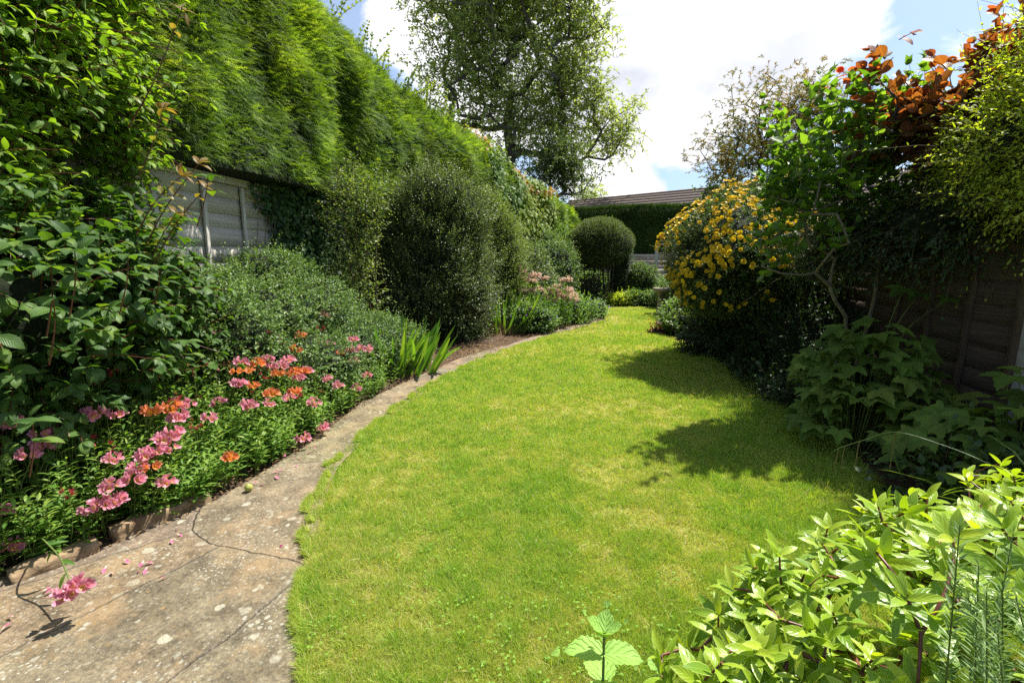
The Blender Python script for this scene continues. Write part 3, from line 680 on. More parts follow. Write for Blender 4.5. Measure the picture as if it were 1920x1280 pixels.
# ---------------------------------------------------------------- shared builders
def shrub(name, label, blobs, nt, ll, lw, t, mat, opp=True, L=.18, n=5, group=None, corem='core', cf=.72, noise=.18, nscale=1.3, upw=.5, twig=True, droop=.3,
          cat='shrub', stems=None, zmin=.04, lo=.72, curl=.5, bias=None, spread=1.0, dirw=.35, twm='twig', upn=.8, twr=.0018, jit=.35):
    base = np.mean([b[0] for b in blobs], axis=0)
    th = thing(name, label, cat, (base[0], base[1], 0), group)
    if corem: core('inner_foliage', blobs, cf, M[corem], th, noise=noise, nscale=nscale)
    P, Nn = blob_sample(blobs, nt, noise, nscale, zmin, lo, bias=bias)
    m = len(P); Dv = nrm(Nn+np.array([0, 0, upw])+rng.normal(size=(m, 3))*dirw)
    twig_leaves(P-Dv*L*.5, Dv, L*(.5+.7*rng.random(m)+1.3*(rng.random(m) < .05)), n, ll, lw, t, mat if not isinstance(mat, str) else M[mat], 'foliage', th, opp, spread, droop, curl, twig_mat=M[twm] if twig else None, twig_r=twr, up=upn, jit=jit)
    if stems:
        for st in stems: tube('stem', st[0], st[1], st[2], M['twig'], th, 14, 7, .02)
    return th

# ---------------------------------------------------------------- left fence
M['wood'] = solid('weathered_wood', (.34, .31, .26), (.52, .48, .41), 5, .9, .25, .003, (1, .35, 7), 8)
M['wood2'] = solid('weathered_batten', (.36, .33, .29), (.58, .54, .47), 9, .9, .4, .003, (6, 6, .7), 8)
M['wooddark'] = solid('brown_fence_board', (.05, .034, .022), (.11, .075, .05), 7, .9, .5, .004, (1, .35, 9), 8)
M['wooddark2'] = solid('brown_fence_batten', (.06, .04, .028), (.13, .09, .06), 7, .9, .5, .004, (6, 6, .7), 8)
M['concrete'] = solid('concrete', (.25, .235, .2), (.42, .4, .35), 14, .9, .5, .006)
def fence_run(name, label, p0, p1, z0, z1, wood, batten, spacing=.62, post=None, side=1, post_top=0, group=None):
    p0 = np.array(p0, float); p1 = np.array(p1, float); d = p1-p0; L = np.linalg.norm(d); d /= L; rz = math.atan2(d[1], d[0]); n = np.array([-d[1], d[0]])*side
    t = thing(name, label, 'fence', (p0[0], p0[1], 0), group)
    b = MB(); nb = int(round((z1-z0)/.165))
    for k in range(nb):   # overlapping lap boards, each tilted
        zc = z0+(k+.5)*(z1-z0)/nb; c = p0+d*L/2 + n*(.004*((k*7) % 3))
        b.box((c[0], c[1], zc), (L, .009, (z1-z0)/nb+.02), rz, R(1.3)*side, R(.25*math.sin(k*5.1)))
    b.build('board_panel', wood, t)
    nbt = int(L/spacing)+1
    for k in range(nbt+1):
        c = p0+d*min(k*spacing, L)+n*.03; bb = MB(); bb.box((c[0], c[1], (z0+z1)/2-.02), (.045, .028, z1-z0-.05), rz, R(.6), R(rng.normal()*.5)); bb.build('batten', batten, t, bevel=.003)
    r = MB(); c = p0+d*L/2+n*.03; r.box((c[0], c[1], z1-.005), (L+.02, .03, .05), rz); c2 = p0+d*L/2+n*.012; r.box((c2[0], c2[1], z1+.032), (L+.02, .085, .02), rz); r.build('capping_rail', batten, t, bevel=.003)
    if post:
        for q in (0, L):
            c = p0+d*q-n*.02; bb = MB(); bb.box((c[0], c[1], (z1+post_top)/2), (.1, .1, z1+post_top+.1), rz); bb.build('post', post, t, bevel=.008)
    return t
fence_run('wooden_fence', 'weathered grey wooden panel fence with battens below the tall conifer hedge', (-3.42, 2.6), (-2.98, 6.72), .25, 2.30, M['wood'], M['wood2'], .62, M['concrete'], -1)

# ---------------------------------------------------------------- plants on the left
def ivy():
    t = thing('ivy', 'dark green ivy hanging over the end of the grey wooden fence', 'climber', (-2.9, 6.5, 0))
    n = 5200; y = 5.75+rng.random(n)**.8*1.9; f = np.clip((y-5.75)/.8, 0, 1); z = .6+rng.random(n)*1.9
    k = (rng.random(n) < f*.9+.1) & (vnoise(np.stack([y*0, y, z], 1), 2.2) > -.1-.9*f+(.35 if True else 0)*(1-f)); y = y[k]; z = z[k]; n = len(y)
    x = np.interp(y, [2.6, 6.72, 8], [-3.42, -2.98, -2.7])+.05+.22*rng.random(n)*np.clip((y-5.9), .2, 1)
    P = np.stack([x, y, z], 1); L = .045+.035*rng.random(n)
    leaves('foliage', P, np.array([.25, -.1, -1])+rng.normal(size=(n, 3))*.5, np.array([1, -.5, .4])+rng.normal(size=(n, 3))*.45, L, L*.95, T_HEART, M['ivy'], t, .4)
    for k in range(9):
        y0 = 5.8+k*.2; tube('stem', [(-3.0, y0, .3), (-2.98, y0+.1, 1.1+.1*k), (-2.95, y0-.12, 1.6+.08*k), (-2.93, y0+.05, 2.25)], .006, .003, M['twig'], t, 14, 5, .04)
ivy()

# viburnum, lower, large veined leaves in the left foreground
VB = [((-2.72, 2.5, 1.15), (.78, .75, .85)), ((-2.78, 3.0, 1.3), (.74, .62, .75)), ((-3.05, 1.85, 1.35), (.75, .7, .8)), ((-2.85, 2.4, .8), (.5, .6, .4)), ((-2.5, 3.2, .95), (.42, .45, .4))]
def push(bl, k=1.14): return [((c[0]*k, c[1]*k, 1.5+(c[2]-1.5)*k), tuple(q*k*.97 for q in rr)) for c, rr in bl]
VB = push(VB)
vb = shrub('viburnum_shrub', 'large viburnum shrub with deeply veined dark leaves on red stalks in the near left corner', VB, 3000, .104, .058, T_OVAL, 'viburnum', True, .2, 3, cf=.5, lo=.6, noise=.22,
           twig=True, twm='redstem', twr=.0028, droop=.45, curl=.95, dirw=.3, upw=.35, spread=1.15, upn=1.0)
for k, (px, py, Y, L) in enumerate([(95, 500, 1.95, .2), (100, 560, 1.95, .16), (140, 470, 2.0, .2), (390, 330, 3.1, .4), (240, 480, 2.4, .3), (350, 640, 3.0, .3), (60, 790, 1.9, .25), (300, 500, 2.8, .35)]):
    p = D(px, py, Y); tube('stem', [p+np.array([-.18, .12, -.3]), p+np.array([-.06, .05, -.12]), p], .0035, .002, M['redstem'], vb, 8, 6); a_ = np.arange(6)*math.pi/2+.4; leaves('shoot_leaf', np.tile(p, (6, 1))-np.array([[0, 0, .09*(q//4)] for q in range(6)]), np.stack([np.cos(a_), np.sin(a_), 0*a_+.25], 1), np.tile([0, -.1, 1.], (6, 1)), .10, .055, T_OVAL, M['viburnum'], vb, .9)
# taller, brighter shrub above
DB = [((-2.9, 2.35, 1.95), (.66, .75, .5)), ((-2.95, 2.6, 2.75), (.85, .95, .9)), ((-3.02, 3.3, 2.45), (.74, .6, .7)), ((-2.95, 2.0, 3.2), (.8, .8, .8)), ((-2.75, 2.9, 3.35), (.6, .75, .6)), ((-3.05, 3.2, 3.3), (.6, .6, .75))]
DB = push(DB)
db = shrub('dogwood_shrub', 'tall dogwood shrub with bright pointed leaves on dark red stems filling the upper left', DB, 5200, .086, .040, T_OVAL, 'dogwood', True, .26, 3, cf=.45, lo=.5, noise=.25,
           twm='redstem', twr=.0024, droop=.35, curl=.8, dirw=.4, upw=.55)
for k in range(16):
    y0 = 2.5+k*.11; x0 = -3.75+.07*(k % 4)
    tube('stem', [(x0, y0, .1), (x0+.05, y0+.1*math.sin(k), 1.2), (x0+.2, y0+.15, 2.4), (x0+.5+.1*(k % 3), y0+.2+.2*math.sin(k*2.), 3.6+.3*(k % 3))], .010, .003, M['redstem'], db, 18, 6, .03)
# arching young shoots over the fence
def young():
    t = thing('young_dogwood_shoots', 'arching young red stemmed shoots with yellowish new leaves in front of the grey fence', 'shrub', (-2.6, 3.6, 0))
    paths = [[D(285, 500, 3.2), D(330, 420, 3.3), D(385, 352, 3.4)], [D(270, 470, 3.2), D(310, 390, 3.25), D(372, 308, 3.3)], [D(255, 440, 3.1), D(290, 380, 3.15), D(340, 330, 3.2)],
             [D(270, 520, 3.2), D(300, 450, 3.25), D(330, 400, 3.3)], [D(260, 330, 3.1), D(290, 260, 3.15), D(305, 205, 3.2)], [D(240, 240, 3.1), D(290, 150, 3.1), D(340, 20, 3.2)]]
    PP = []; DD = []; NN = []; rr = []
    for p in paths:
        s = smooth_path(p, 12); V, F = curve_tube(s, np.linspace(.005, .0022, 12), 6); mk('stem', V, F, M['redstem'], t)
        tg = nrm(np.gradient(s, axis=0))
        for i in range(1, 12, 2):
            a = nrm(np.cross(tg[i], [0.2, -1, .2])) if (i//2) % 2 else nrm(np.cross(tg[i], [1, 0.3, .1]))
            for sg in (-1, 1): PP.append(s[i]); DD.append(tg[i]*.6+a*sg*.9); NN.append([.1, -.4, 1.]); rr.append(i/14+.2)
        for q in range(3): PP.append(s[-1]); DD.append(tg[-1]+rng.normal(size=3)*.5); NN.append([.2, -.3, 1]); rr.append(.95)
    n = len(PP); leaves('foliage', np.array(PP), np.array(DD), np.array(NN)+rng.normal(size=(n, 3))*.25, .075+.02*rng.random(n), .034, T_OVAL, M['young'], t, .9, np.array(rr))
young()
# cotoneaster bank
CB = [((-2.75, 4.9, .75), (.75, .9, .62)), ((-2.65, 5.8, .72), (.75, .8, .62)), ((-2.55, 4.2, .6), (.6, .7, .55)), ((-2.2, 4.9, .4), (.6, .8, .42)), ((-2.05, 5.7, .35), (.55, .75, .4)), ((-2.75, 3.9, .9), (.45, .5, .5)), ((-1.75, 6.4, .3), (.6, .7, .38)), ((-2.85, 5.3, 1.1), (.4, .7, .42)), ((-2.8, 6.1, 1.05), (.4, .5, .42))]
shrub('cotoneaster', 'broad cotoneaster mound of tiny glossy leaves between the grey fence and the pink flowers', CB, 10500, .032, .018, T_TINY, 'coton', False, .17, 8, cf=.78, lo=.8, noise=.3, nscale=2.2, upw=.4, droop=.35, twr=.001, dirw=.55)
# loose climber with bare stems
LB = [((-2.15, 6.9, 1.9), (.42, .42, .7)), ((-2.25, 6.9, 1.0), (.45, .45, .7)), ((-2.0, 6.8, 2.3), (.35, .35, .35))]
shrub('quince_bush', 'tall loose leafy bush with thin bare stems standing left of the dark round bush', LB, 900, .042, .026, T_MID, 'loose', False, .22, 5, corem=None, lo=.3, noise=.4, upw=.7, dirw=.6,
      stems=[([(-2.2+.12*k, 6.85, 0), (-2.22+.1*k, 6.85, 1.0), (-2.3+.15*k, 6.8, 2.0), (-2.35+.22*k, 6.75, 2.75)], .012, .004) for k in range(4)])
# large dark bush
OB = [((-1.5, 8.75, 1.45), (1.0, 1.05, 1.25)), ((-1.8, 8.5, .9), (.85, .85, .9)), ((-1.15, 8.9, .95), (.85, .95, .95)), ((-1.25, 8.8, 2.2), (.75, .75, .75)), ((-.85, 8.95, 1.7), (.45, .5, .6)), ((-1.95, 8.6, 1.9), (.45, .5, .5))]
shrub('osmanthus_bush', 'big rounded bush with tiny dark glossy leaves beside the curve of the path', OB, 13500, .036, .017, T_TINY, 'darkbush', False, .28, 8, cf=.76, lo=.76, noise=.34, nscale=2.3, upw=.75, droop=.1, twr=.0012, dirw=.3)
SB = [((-.45, 10.3, 1.3), (.72, .7, 1.3)), ((-.4, 10.4, .7), (.7, .7, .75)), ((-.6, 10.1, 2.0), (.5, .55, .7))]
shrub('feathery_evergreen', 'soft pale green feathery bush touching the right side of the big dark bush', SB, 6500, .046, .016, T_TINY, 'feather', False, .34, 8, cf=.82, lo=.84, noise=.2, nscale=2, upw=.8, droop=.1)
# climber smothering the far end of the hedge
def climber():
    t = thing('virginia_creeper', 'creeper with green and reddish leaves covering the far end of the conifer hedge', 'climber', (0, 13, 0))
    n = 16000; s = .60+.30*rng.random(n); v = rng.random(n)*.8
    P, Nn = hedge_surface(s, v); P = P+Nn*(.08+.22*rng.random(n))[:, None]+rng.normal(size=(n, 3))*.06
    k = vnoise(P, 1.3)+.4*vnoise(P, 4)+ .5*np.sin((s-.60)/.30*math.pi) > .12; P = P[k]; Nn = Nn[k]; n = len(P)
    L = .07+.07*rng.random(n); r = np.clip(.25+.3*rng.random(n)+.35*(vnoise(P, 1.1) > .1)+.25*(Nn[:, 2] > .4), 0, 1)
    leaves('foliage', P, np.array([.1, -.1, -.9])+Nn*.5+rnd3(n)*.6, Nn+np.array([0, 0, .6])+rnd3(n)*.4, L, L*.8, T_MID, M['climber'], t, .5, r)
climber()
def topshoots():
    t = thing('bramble', 'straggly bramble shoots poking out above the top of the tall conifer hedge', 'climber', (-3.3, 9, 0))
    P = []; Dv = []
    for k in range(60):
        s = np.array([.34+.26*rng.random()]); p, nn = hedge_surface(s, np.array([.62+.12*rng.random()])); P.append(p[0]); Dv.append(np.array([.2+.3*rng.normal(), .2*rng.normal(), 1.0]))
    twig_leaves(np.array(P), np.array(Dv), .4+.5*rng.random(60), 8, .07, .045, T_MID, M['loose'], 'foliage', t, True, 1.0, .5, .4, twig_mat=M['twig'], twig_r=.004)
topshoots()
# mixed shrubs further down the bed
shrub('holly_bush', 'dense mid green bush below the creeper at the far bend of the bed', [((1.05, 13.6, .9), (.75, .8, .95)), ((1.1, 14.3, 1.3), (.6, .6, .8)), ((.5, 12.8, .8), (.65, .7, .85))], 4200, .05, .03, T_MID, 'rose', False, .22, 6, cf=.8, lo=.8, noise=.25, nscale=1.8)
shrub('variegated_bush', 'pale leaved shrub growing between the hedge end and the clipped dome', [((1.4, 15.4, 1.2), (.5, .5, .95)), ((1.5, 15.8, 1.95), (.35, .4, .5))], 1900, .06, .035, T_MID, 'geran', True, .25, 5, cf=.7, lo=.7, noise=.3)
shrub('photinia_bush', 'olive and reddish leaved bush directly left of the clipped dome', [((1.3, 14.7, .75), (.52, .5, .8))], 1400, .05, .025, T_MID, 'climber', False, .2, 6, cf=.78, lo=.8, noise=.2)
shrub('dark_evergreen', 'low dark evergreen shrub tucked behind the peach flowers', [((.2, 11.3, .7), (.8, .7, .85))], 2600, .05, .028, T_MID, 'darkbush', False, .2, 6, cf=.8, lo=.8, noise=.25)

# ---------------------------------------------------------------- flowers
def petal_tmpl():
    return leaf_t([(0, .25), (.3, .55), (.6, 1.0), (.82, .92), (1, .3)], 2, .3)
T_PETAL = petal_tmpl(); T_ROUND = leaf_t([(0, .3), (.35, .85), (.7, 1.0), (.93, .7), (1, .35)], 2, .12)
def florets(C, A, size, npet, openness, t=T_PETAL, wr=.55, curl=-.5, rj=.3):
    """C centres, A axis directions -> petal mesh arrays"""
    n = len(C); A = nrm(A); u = nrm(np.cross(A, rnd3(n))); v = np.cross(A, u); P = []; Dv = []; Nv = []; L = []; rr = []; r0 = rng.random(n)
    for k in range(npet):
        a = k*2*math.pi/npet; rad = np.cos(a)*u+np.sin(a)*v; P.append(C); Dv.append(A*(1-openness)+rad*openness+rng.normal(size=(n, 3))*.06); Nv.append(A*openness-rad*(1-openness)); L.append(size*(.9+.2*rng.random(n))*(1 if k % 2 else .92)); rr.append(r0*(1-rj)+rj*rng.random(n))
    P, Dv, Nv, L, rr = map(np.concatenate, (P, Dv, Nv, L, rr))
    return leaf_verts(P, Dv, Nv, L, L*wr, t, curl*-1*np.ones(len(P))*-1, rr)
def flower_head(c, mat, parent, n=5, rad=.038, size=.042, name='flower_head', look=None, mat2=None):
    c = np.array(c, float); tocam = nrm(np.array([0, 0, CAM_H])-c); ax = []
    for k in range(n):
        a = k*2*math.pi/n+rng.random(); ax.append([math.cos(a)*.9, math.sin(a)*.9, .35+.5*rng.random()])
    A = nrm(np.array(ax)+tocam*.45); V, F, uv, r = florets(c+A*rad*(.7+.6*rng.random((n, 1))), A, size*(.85+.3*rng.random()), 6, .58, wr=.5)
    V2, F2 = tube_arrays(np.repeat((c-np.array([0, 0, .05]))[None], n, 0), c+A*rad, .0022, .0025, 4)
    o = mk(name, V, F, M[mat], parent, r, uv); mk('flower_stalk', V2, F2, M['stem'], o) if False else None
    Vs = (V2, F2); return o, Vs
def colour_of(px): return px
FL = dict(pink=[(384, 626), (607, 594), (618, 647), (502, 679), (452, 684), (540, 679), (562, 712), (613, 714), (448, 724), (506, 761), (467, 765), (542, 750), (589, 759), (568, 825), (604, 806), (620, 819),
    (349, 765), (334, 786), (409, 759), (394, 789), (176, 782), (221, 782), (22, 799), (81, 817), (105, 825), (88, 840), (54, 859), (326, 817), (309, 829), (319, 847), (292, 851), (274, 859), (259, 881), (251, 903),
    (214, 866), (663, 639), (657, 660), (676, 658), (691, 658), (663, 679), (689, 707), (669, 731), (635, 727), (313, 909), (204, 918), (169, 959), (191, 950), (214, 944), (0, 965), (22, 1031), (512, 690), (530, 690), (574, 700), (340, 760)],
    orange=[(497, 628), (525, 570), (565, 632), (555, 660), (446, 699), (465, 699), (484, 686), (555, 699), (570, 700), (637, 667), (476, 727), (510, 742), (553, 737), (285, 776), (321, 769), (283, 881), (431, 862), (548, 704), (520, 705)])
def place_flower(px, py):
    d = ray(px, py); best = None
    for off in np.linspace(.03, .95, 70):
        t = 2.5
        for _ in range(30):
            Y = d[1]*t; t = (float(XL(Y))-off)/d[0] if abs(d[0]) > 1e-3 else t
        P = np.array([d[0]*t, d[1]*t, CAM_H+d[2]*t]); h = .24+.85*off
        e = abs(P[2]-h)
        if best is None or e < best[0]: best = (e, P)
    return best[1]
def alstroemeria():
    labels = ['alstroemeria clump nearest the camera with drooping pink flowers at the edge of the stone path',
              'alstroemeria clump with a dense slanting row of pink blooms above the long edging stone',
              'alstroemeria clump with pink and orange heads behind the single green fruit on the path',
              'alstroemeria clump with a crowded band of orange and pink flowers before the cotoneaster mound',
              'alstroemeria clump with pink and orange heads bending low over the middle of the path',
              'alstroemeria clump with bright pink heads immediately left of the sword leaved irises']
    Yc = [1.95, 2.55, 3.1, 3.75, 4.3, 4.95]
    th = [thing('alstroemeria', labels[i], 'flowering plant', (float(XL(Yc[i]))-.45, Yc[i], 0), 'alstroemeria clumps along the path edge') for i in range(6)]
    stalks = [[] for _ in th]
    for cname, pts in FL.items():
        for (px, py) in pts:
            p = place_flower(px, py); i = int(np.argmin([abs(p[1]-y) for y in Yc]))
            p_, c_ = p, cname
            b = p.copy(); b[0] -= .05+.1*rng.random(); b[1] += .05*rng.normal(); b[2] = .02
            m1 = (p*.5+b*.5)+np.array([-.03, 0, .06]); stalks[i].append((b, m1, p)); st_ = tube('flower_stem', [b, m1, p-np.array([0, 0, .03]), p], .003, .0025, M['stem'], th[i], 8, 5); flower_head(p, cname, st_, n=rng.integers(5, 8), rad=.031, size=.036+.009*rng.random())
    for i, t in enumerate(th):
        nb_ = 9; y_ = Yc[i]+(rng.random(nb_)-.5)*.9; of_ = .1+.6*rng.random(nb_); c_ = np.stack([XL(y_)-of_, y_, .26+.75*of_*(.8+.3*rng.random(nb_))], 1)
        for q in range(nb_):
            sd_ = tube('seed_stem', [c_[q]*np.array([1, 1, 0])+np.array([-.04, 0, .02]), c_[q]*np.array([1, 1, .6]), c_[q]], .0026, .002, M['stem'], t, 7, 5)
            V, F, uv, rr_ = florets(np.repeat(c_[q][None], 4, 0)+rng.normal(size=(4, 3))*.02, rnd3(4)*.8+np.array([0, -.2, .6]), .026, 4, .2 if q % 2 else .5, wr=.5); mk('faded_head' if q % 2 else 'bud', V, F, M['faded'] if q % 2 else M['crimson'], sd_, rr_, uv)
        ns = [360, 360, 360, 340, 300, 240][i]
        y = Yc[i]+(rng.random(ns)-.5)*.95; off = .02+1.0*rng.random(ns)**.9
        if i == 0: y = Yc[i]-.35+(rng.random(ns)-.5)*1.2
        x = XL(y)-off; h = (.22+.66*np.minimum(off, .9))*(.65+.5*rng.random(ns)); 
        h = h*(1.35 if i == 0 else 1.15 if i == 1 else 1.0); B = np.stack([x-.05, y, 0*x], 1); lean = np.stack([.35*rng.random(ns)*np.clip(.6-off, 0, .6)*2+rng.normal(size=ns)*.12, rng.normal(size=ns)*.18-.05, np.ones(ns)], 1)
        Dv = nrm(lean); E = B+Dv*h[:, None]
        nl = 15; PP = []; DD = []; NN = []; LL = []; RR = []; r0 = rng.random(ns)
        for j in range(nl):
            s = .22+.78*(j/(nl-1)); a = j*2.4+r0*6.28; rad = np.stack([np.cos(a), np.sin(a), 0*a], 1); top = s > .93
            PP.append(B+Dv*(h*s)[:, None]); DD.append(rad+np.array([0, 0, .35+.5*s])); NN.append(np.array([0, 0, 1.])-rad*.3+rng.normal(size=(ns, 3))*.25); LL.append((.055+.03*rng.random(ns))*(1.1-.35*s)); RR.append(np.clip(.2+.35*s+.35*r0+.15*rng.normal(size=ns), 0, 1))
        PP, DD, NN, LL, RR = map(np.concatenate, (PP, DD, NN, LL, RR))
        leaves('foliage', PP, DD, NN, LL, LL*.27, T_LANC, M['alst'], t, .7, RR)
        V, F = tube_arrays(B, E, .0026, .0016, 4); mk('leafy_stems', V, F, M['stem'], t)
alstroemeria()
def fallen():
    t = thing('alstroemeria', 'single broken alstroemeria stem with pink head lying out over the stone path', 'flowering plant', (-1.95, 1.75, 0), 'alstroemeria clumps along the path edge')
    a = D(85, 1015, 2.0); b = D(115, 1050, 1.92); c = D(138, 1112, 1.78)
    tube('flower_stem', [a+np.array([-.12, .1, -.05]), a, b, c], .004, .003, M['stem'], t, 14, 6)
    for dx in ((0, 0, 0), (.022, .015, .012), (-.026, -.01, -.012)): flower_head(c+np.array(dx), 'pink', t, 4, .026, .04)
    P = np.array([a, a*.5+b*.5, b, b*.6+c*.4, b*.3+c*.7, a*.8+b*.2]); n = len(P)
    leaves('foliage', P, np.array([[1, -.1, -.1], [-.4, -.3, -.6], [1, -.2, 0], [-.2, -.6, -.7], [1, .1, -.2], [.6, .5, .1]]), np.tile([0, -.4, 1.], (n, 1)), .07, .02, T_LANC, M['alst'], t, .6)
fallen()
def bed_edge():
    # long worked stone along the bed, two buried rubble stones
    for i, (a, b, h, lab) in enumerate([((215, 1020), (392, 942), .075, 'long pale sandstone edging block between the path and the flowers'), ((20, 1100), (190, 1035), .06, 'shaded sandstone edging block half hidden under leaves in the near left corner')]):
        A = G(*a); B_ = G(*b); d = B_-A; L = np.linalg.norm(d); rz = math.atan2(d[1], d[0]); nx, nyy, nz = 26, 6, 5
        V = []; F = []
        gx = np.linspace(-.5, .5, nx); gy = np.linspace(-.5, .5, nyy); gz = np.linspace(-.5, .5, nz)
        me = {}
        def vid(i_, j_, k_):
            if (i_, j_, k_) not in me: me[(i_, j_, k_)] = len(V); V.append((gx[i_]*L, gy[j_]*.09, gz[k_]*h*1.6))
            return me[(i_, j_, k_)]
        for i_ in range(nx-1):
            for j_ in range(nyy-1):
                for k_, o in ((0, 1), (nz-1, 0)): q = [vid(i_, j_, k_), vid(i_+1, j_, k_), vid(i_+1, j_+1, k_), vid(i_, j_+1, k_)]; F.append(q[::-1] if o else q)
            for k_ in range(nz-1):
                for j_, o in ((0, 0), (nyy-1, 1)): q = [vid(i_, j_, k_), vid(i_+1, j_, k_), vid(i_+1, j_, k_+1), vid(i_, j_, k_+1)]; F.append(q[::-1] if o else q)
        for j_ in range(nyy-1):
            for k_ in range(nz-1):
                for i_, o in ((0, 1), (nx-1, 0)): q = [vid(i_, j_, k_), vid(i_, j_+1, k_), vid(i_, j_+1, k_+1), vid(i_, j_, k_+1)]; F.append(q[::-1] if o else q)
        V = np.array(V); c = math.cos(rz); s = math.sin(rz); W = np.stack([V[:, 0]*c-V[:, 1]*s, V[:, 0]*s+V[:, 1]*c, V[:, 2]], 1)+(A+B_)/2+np.array([-.03, .02, h*.2])
        W += .016*np.stack([vnoise(W+q*7, 7) for q in range(3)], 1)+.008*np.stack([vnoise(W+q*7, 22) for q in range(3)], 1)
        o = mk('edging_stone', W, [np.array(F)], M['sandstone'], smooth=False); tag(o, lab, 'stone', 'sandstone edging stones of the bed')
M['sandstone'] = solid('sandstone', (.13, .085, .045), (.31, .22, .125), 11, .9, 1.0, .02, (1, 1, 2))
bed_edge()
def petals():
    pts = [(268, 1055), (276, 1062), (335, 990), (322, 1010), (212, 1075), (82, 1107), (104, 1102), (532, 828+20), (510, 885), (515, 892), (520, 880), (498, 905), (330, 1000), (3, 1180), (25, 1155), (560, 860), (590, 842), (545, 858), (575, 850), (270, 1050), (485, 903), (527, 885), (550, 872), (262, 1070), (300, 1085), (200, 1060), (232, 1048), (535, 1020)]
    first = None
    for k, (px, py) in enumerate(pts):
        g = G(px, py, .03)
        if first is None:
            V, F, uv, r = leaf_verts(np.zeros((1, 3)), np.array([[1., .2, .12]]), np.array([[0, .1, 1.]]), .042, .015, T_PETAL, np.array([.7]))
            first = mk('fallen_petal', V, F, M['fadepink'], None, r, uv); o = first
            first['category'] = 'petal'; first['label'] = 'thin dry pink petal fallen on the stone path'; first['group'] = 'pink petals fallen on the path'
        else: o = first.copy(); COL.objects.link(o)
        o.location = tuple(g); o.rotation_euler = (rng.normal()*.2, rng.normal()*.2, rng.random()*6.28); s = .7+.5*rng.random(); o.scale = (s, s, s)
petals()
def fallen_leaves():
    first = None
    for k in range(30):
        if k < 30: px, py = 1230+rng.random()*280, 672+rng.random()*110
        else: px, py = 620+rng.random()*700, 700+rng.random()*450
        g = G(px, py, .05)
        if first is None:
            V, F, uv, q = leaf_verts(np.zeros((1, 3)), np.array([[1., .2, .1]]), np.array([[0, .1, 1.]]), .045, .028, T_OVAL, np.array([.8]))
            first = mk('fallen_leaf', V, F, foliage('yellowed_leaf', [(.42, .30, .06), (.45, .32, .08)], .6, .3), None, q, uv); o = first
            o['category'] = 'leaf'; o['label'] = 'small yellowed leaf fallen on the lawn grass'; o['group'] = 'yellowed leaves fallen on the lawn'
        else: o = first.copy(); COL.objects.link(o)
        o.location = tuple(g); o.rotation_euler = (rng.normal()*.3, rng.normal()*.3, rng.random()*6.28); z = .55+.5*rng.random(); o.scale = (z, z, z)
fallen_leaves()
def fruit():
    b = MB(); b.lathe([(.003, -.024), (.016, -.019), (.024, -.005), (.025, .006), (.018, .019), (.006, .026), (.002, .03)], G(466, 914, .04), 16)
    o = b.build('green_fruit', solid('green_fruit', (.22, .26, .04), (.4, .38, .1), 40, .45, .2, .002), smooth=True); tag(o, 'small round green fruit lying at the bed edge on the path', 'fruit')
fruit()
def iris(cx, cy, n, hmin, hmax, spread, label, seed=0, grp=None):
    t = thing('iris', label, 'plant', (cx, cy, 0), grp)
    a = rng.random(n)*6.28; r = spread*rng.random(n)**.6; B = np.stack([cx+r*np.cos(a)*1.2, cy+r*np.sin(a), 0*a], 1)
    out = np.stack([np.cos(a)*.35+.22, np.sin(a)*.3-.1, np.ones(n)], 1)+rng.normal(size=(n, 3))*.12
    fan = rng.normal(size=(n, 3))*.3+np.array([0, -1, 0.2])
    leaves('foliage', B, out, fan, hmin+(hmax-hmin)*rng.random(n), .034+.012*rng.random(n), T_SWORD, M['iris'], t, np.where(rng.random(n) < .25, -.9, .35)*rng.random(n), rng.random(n))
ic = G(765, 712); iris(float(ic[0])-.22, float(ic[1])+.3, 115, .42, .82, .42, 'big clump of bright sword shaped iris leaves at the inner bend of the path')
ic = G(725, 690); iris(-1.75, 5.75, 20, .4, .6, .2, 'small upright clump of iris leaves just left of the big iris clump')
iris(-.1, 9.45, 45, .55, .95, .3, 'far clump of tall narrow iris leaves in front of the feathery bush')
def dry():
    t = thing('dry_grass_clump', 'clump of dead straw coloured stalks lying beside the far part of the path', 'plant', (-.3, 8.2, 0))
    n = 420; c = G(930, 632); c2 = G(1000, 622); f = rng.random(n)[:, None]; B = c*(1-f)+c2*f; B[:, :2] += rng.normal(size=(n, 2))*.12+np.array([-.15, .15]); B[:, 2] = 0.01
    d = np.array([-.1, .0, .55])+rng.normal(size=(n, 3))*.7; d[:, 2] = np.abs(d[:, 2])
    leaves('foliage', B, d, rnd3(n), .18+.35*rng.random(n), .008, T_BLADE, M['dry'], t, .8)
    n = 700; c = G(860, 660); B = np.stack([c[0]+rng.normal(size=n)*.35, c[1]+.2+rng.normal(size=n)*.35, .02+.03*rng.random(n)], 1); B = B[B[:, 0] < XL(B[:, 1])+.1]; n = len(B)
    o = leaves('leaf_litter', B, rnd3(n)*np.array([1, 1, .15]), np.array([0, 0, 1.])+rnd3(n)*.4, .05+.07*rng.random(n), .008, T_BLADE, M['dry'], None, .5, rng.random(n)*.6); tag(o, 'brown dry leaf litter covering bare soil between the irises and dead stalks', 'litter', kind='stuff')
    n = 5000; y = 1.2+rng.random(n)*10; B = np.stack([XL(y)-.02-.5*rng.random(n), y, .015+.02*rng.random(n)], 1)
    o = leaves('soil_litter', B, rnd3(n)*np.array([1, 1, .2]), np.array([0, 0, 1.])+rnd3(n)*.4, .02+.03*rng.random(n), .012, T_TINY, M['dry'], None, .5, rng.random(n)*.3); tag(o, 'bits of brown leaf mulch over the soil at the bed edge', 'litter', kind='stuff')
dry()
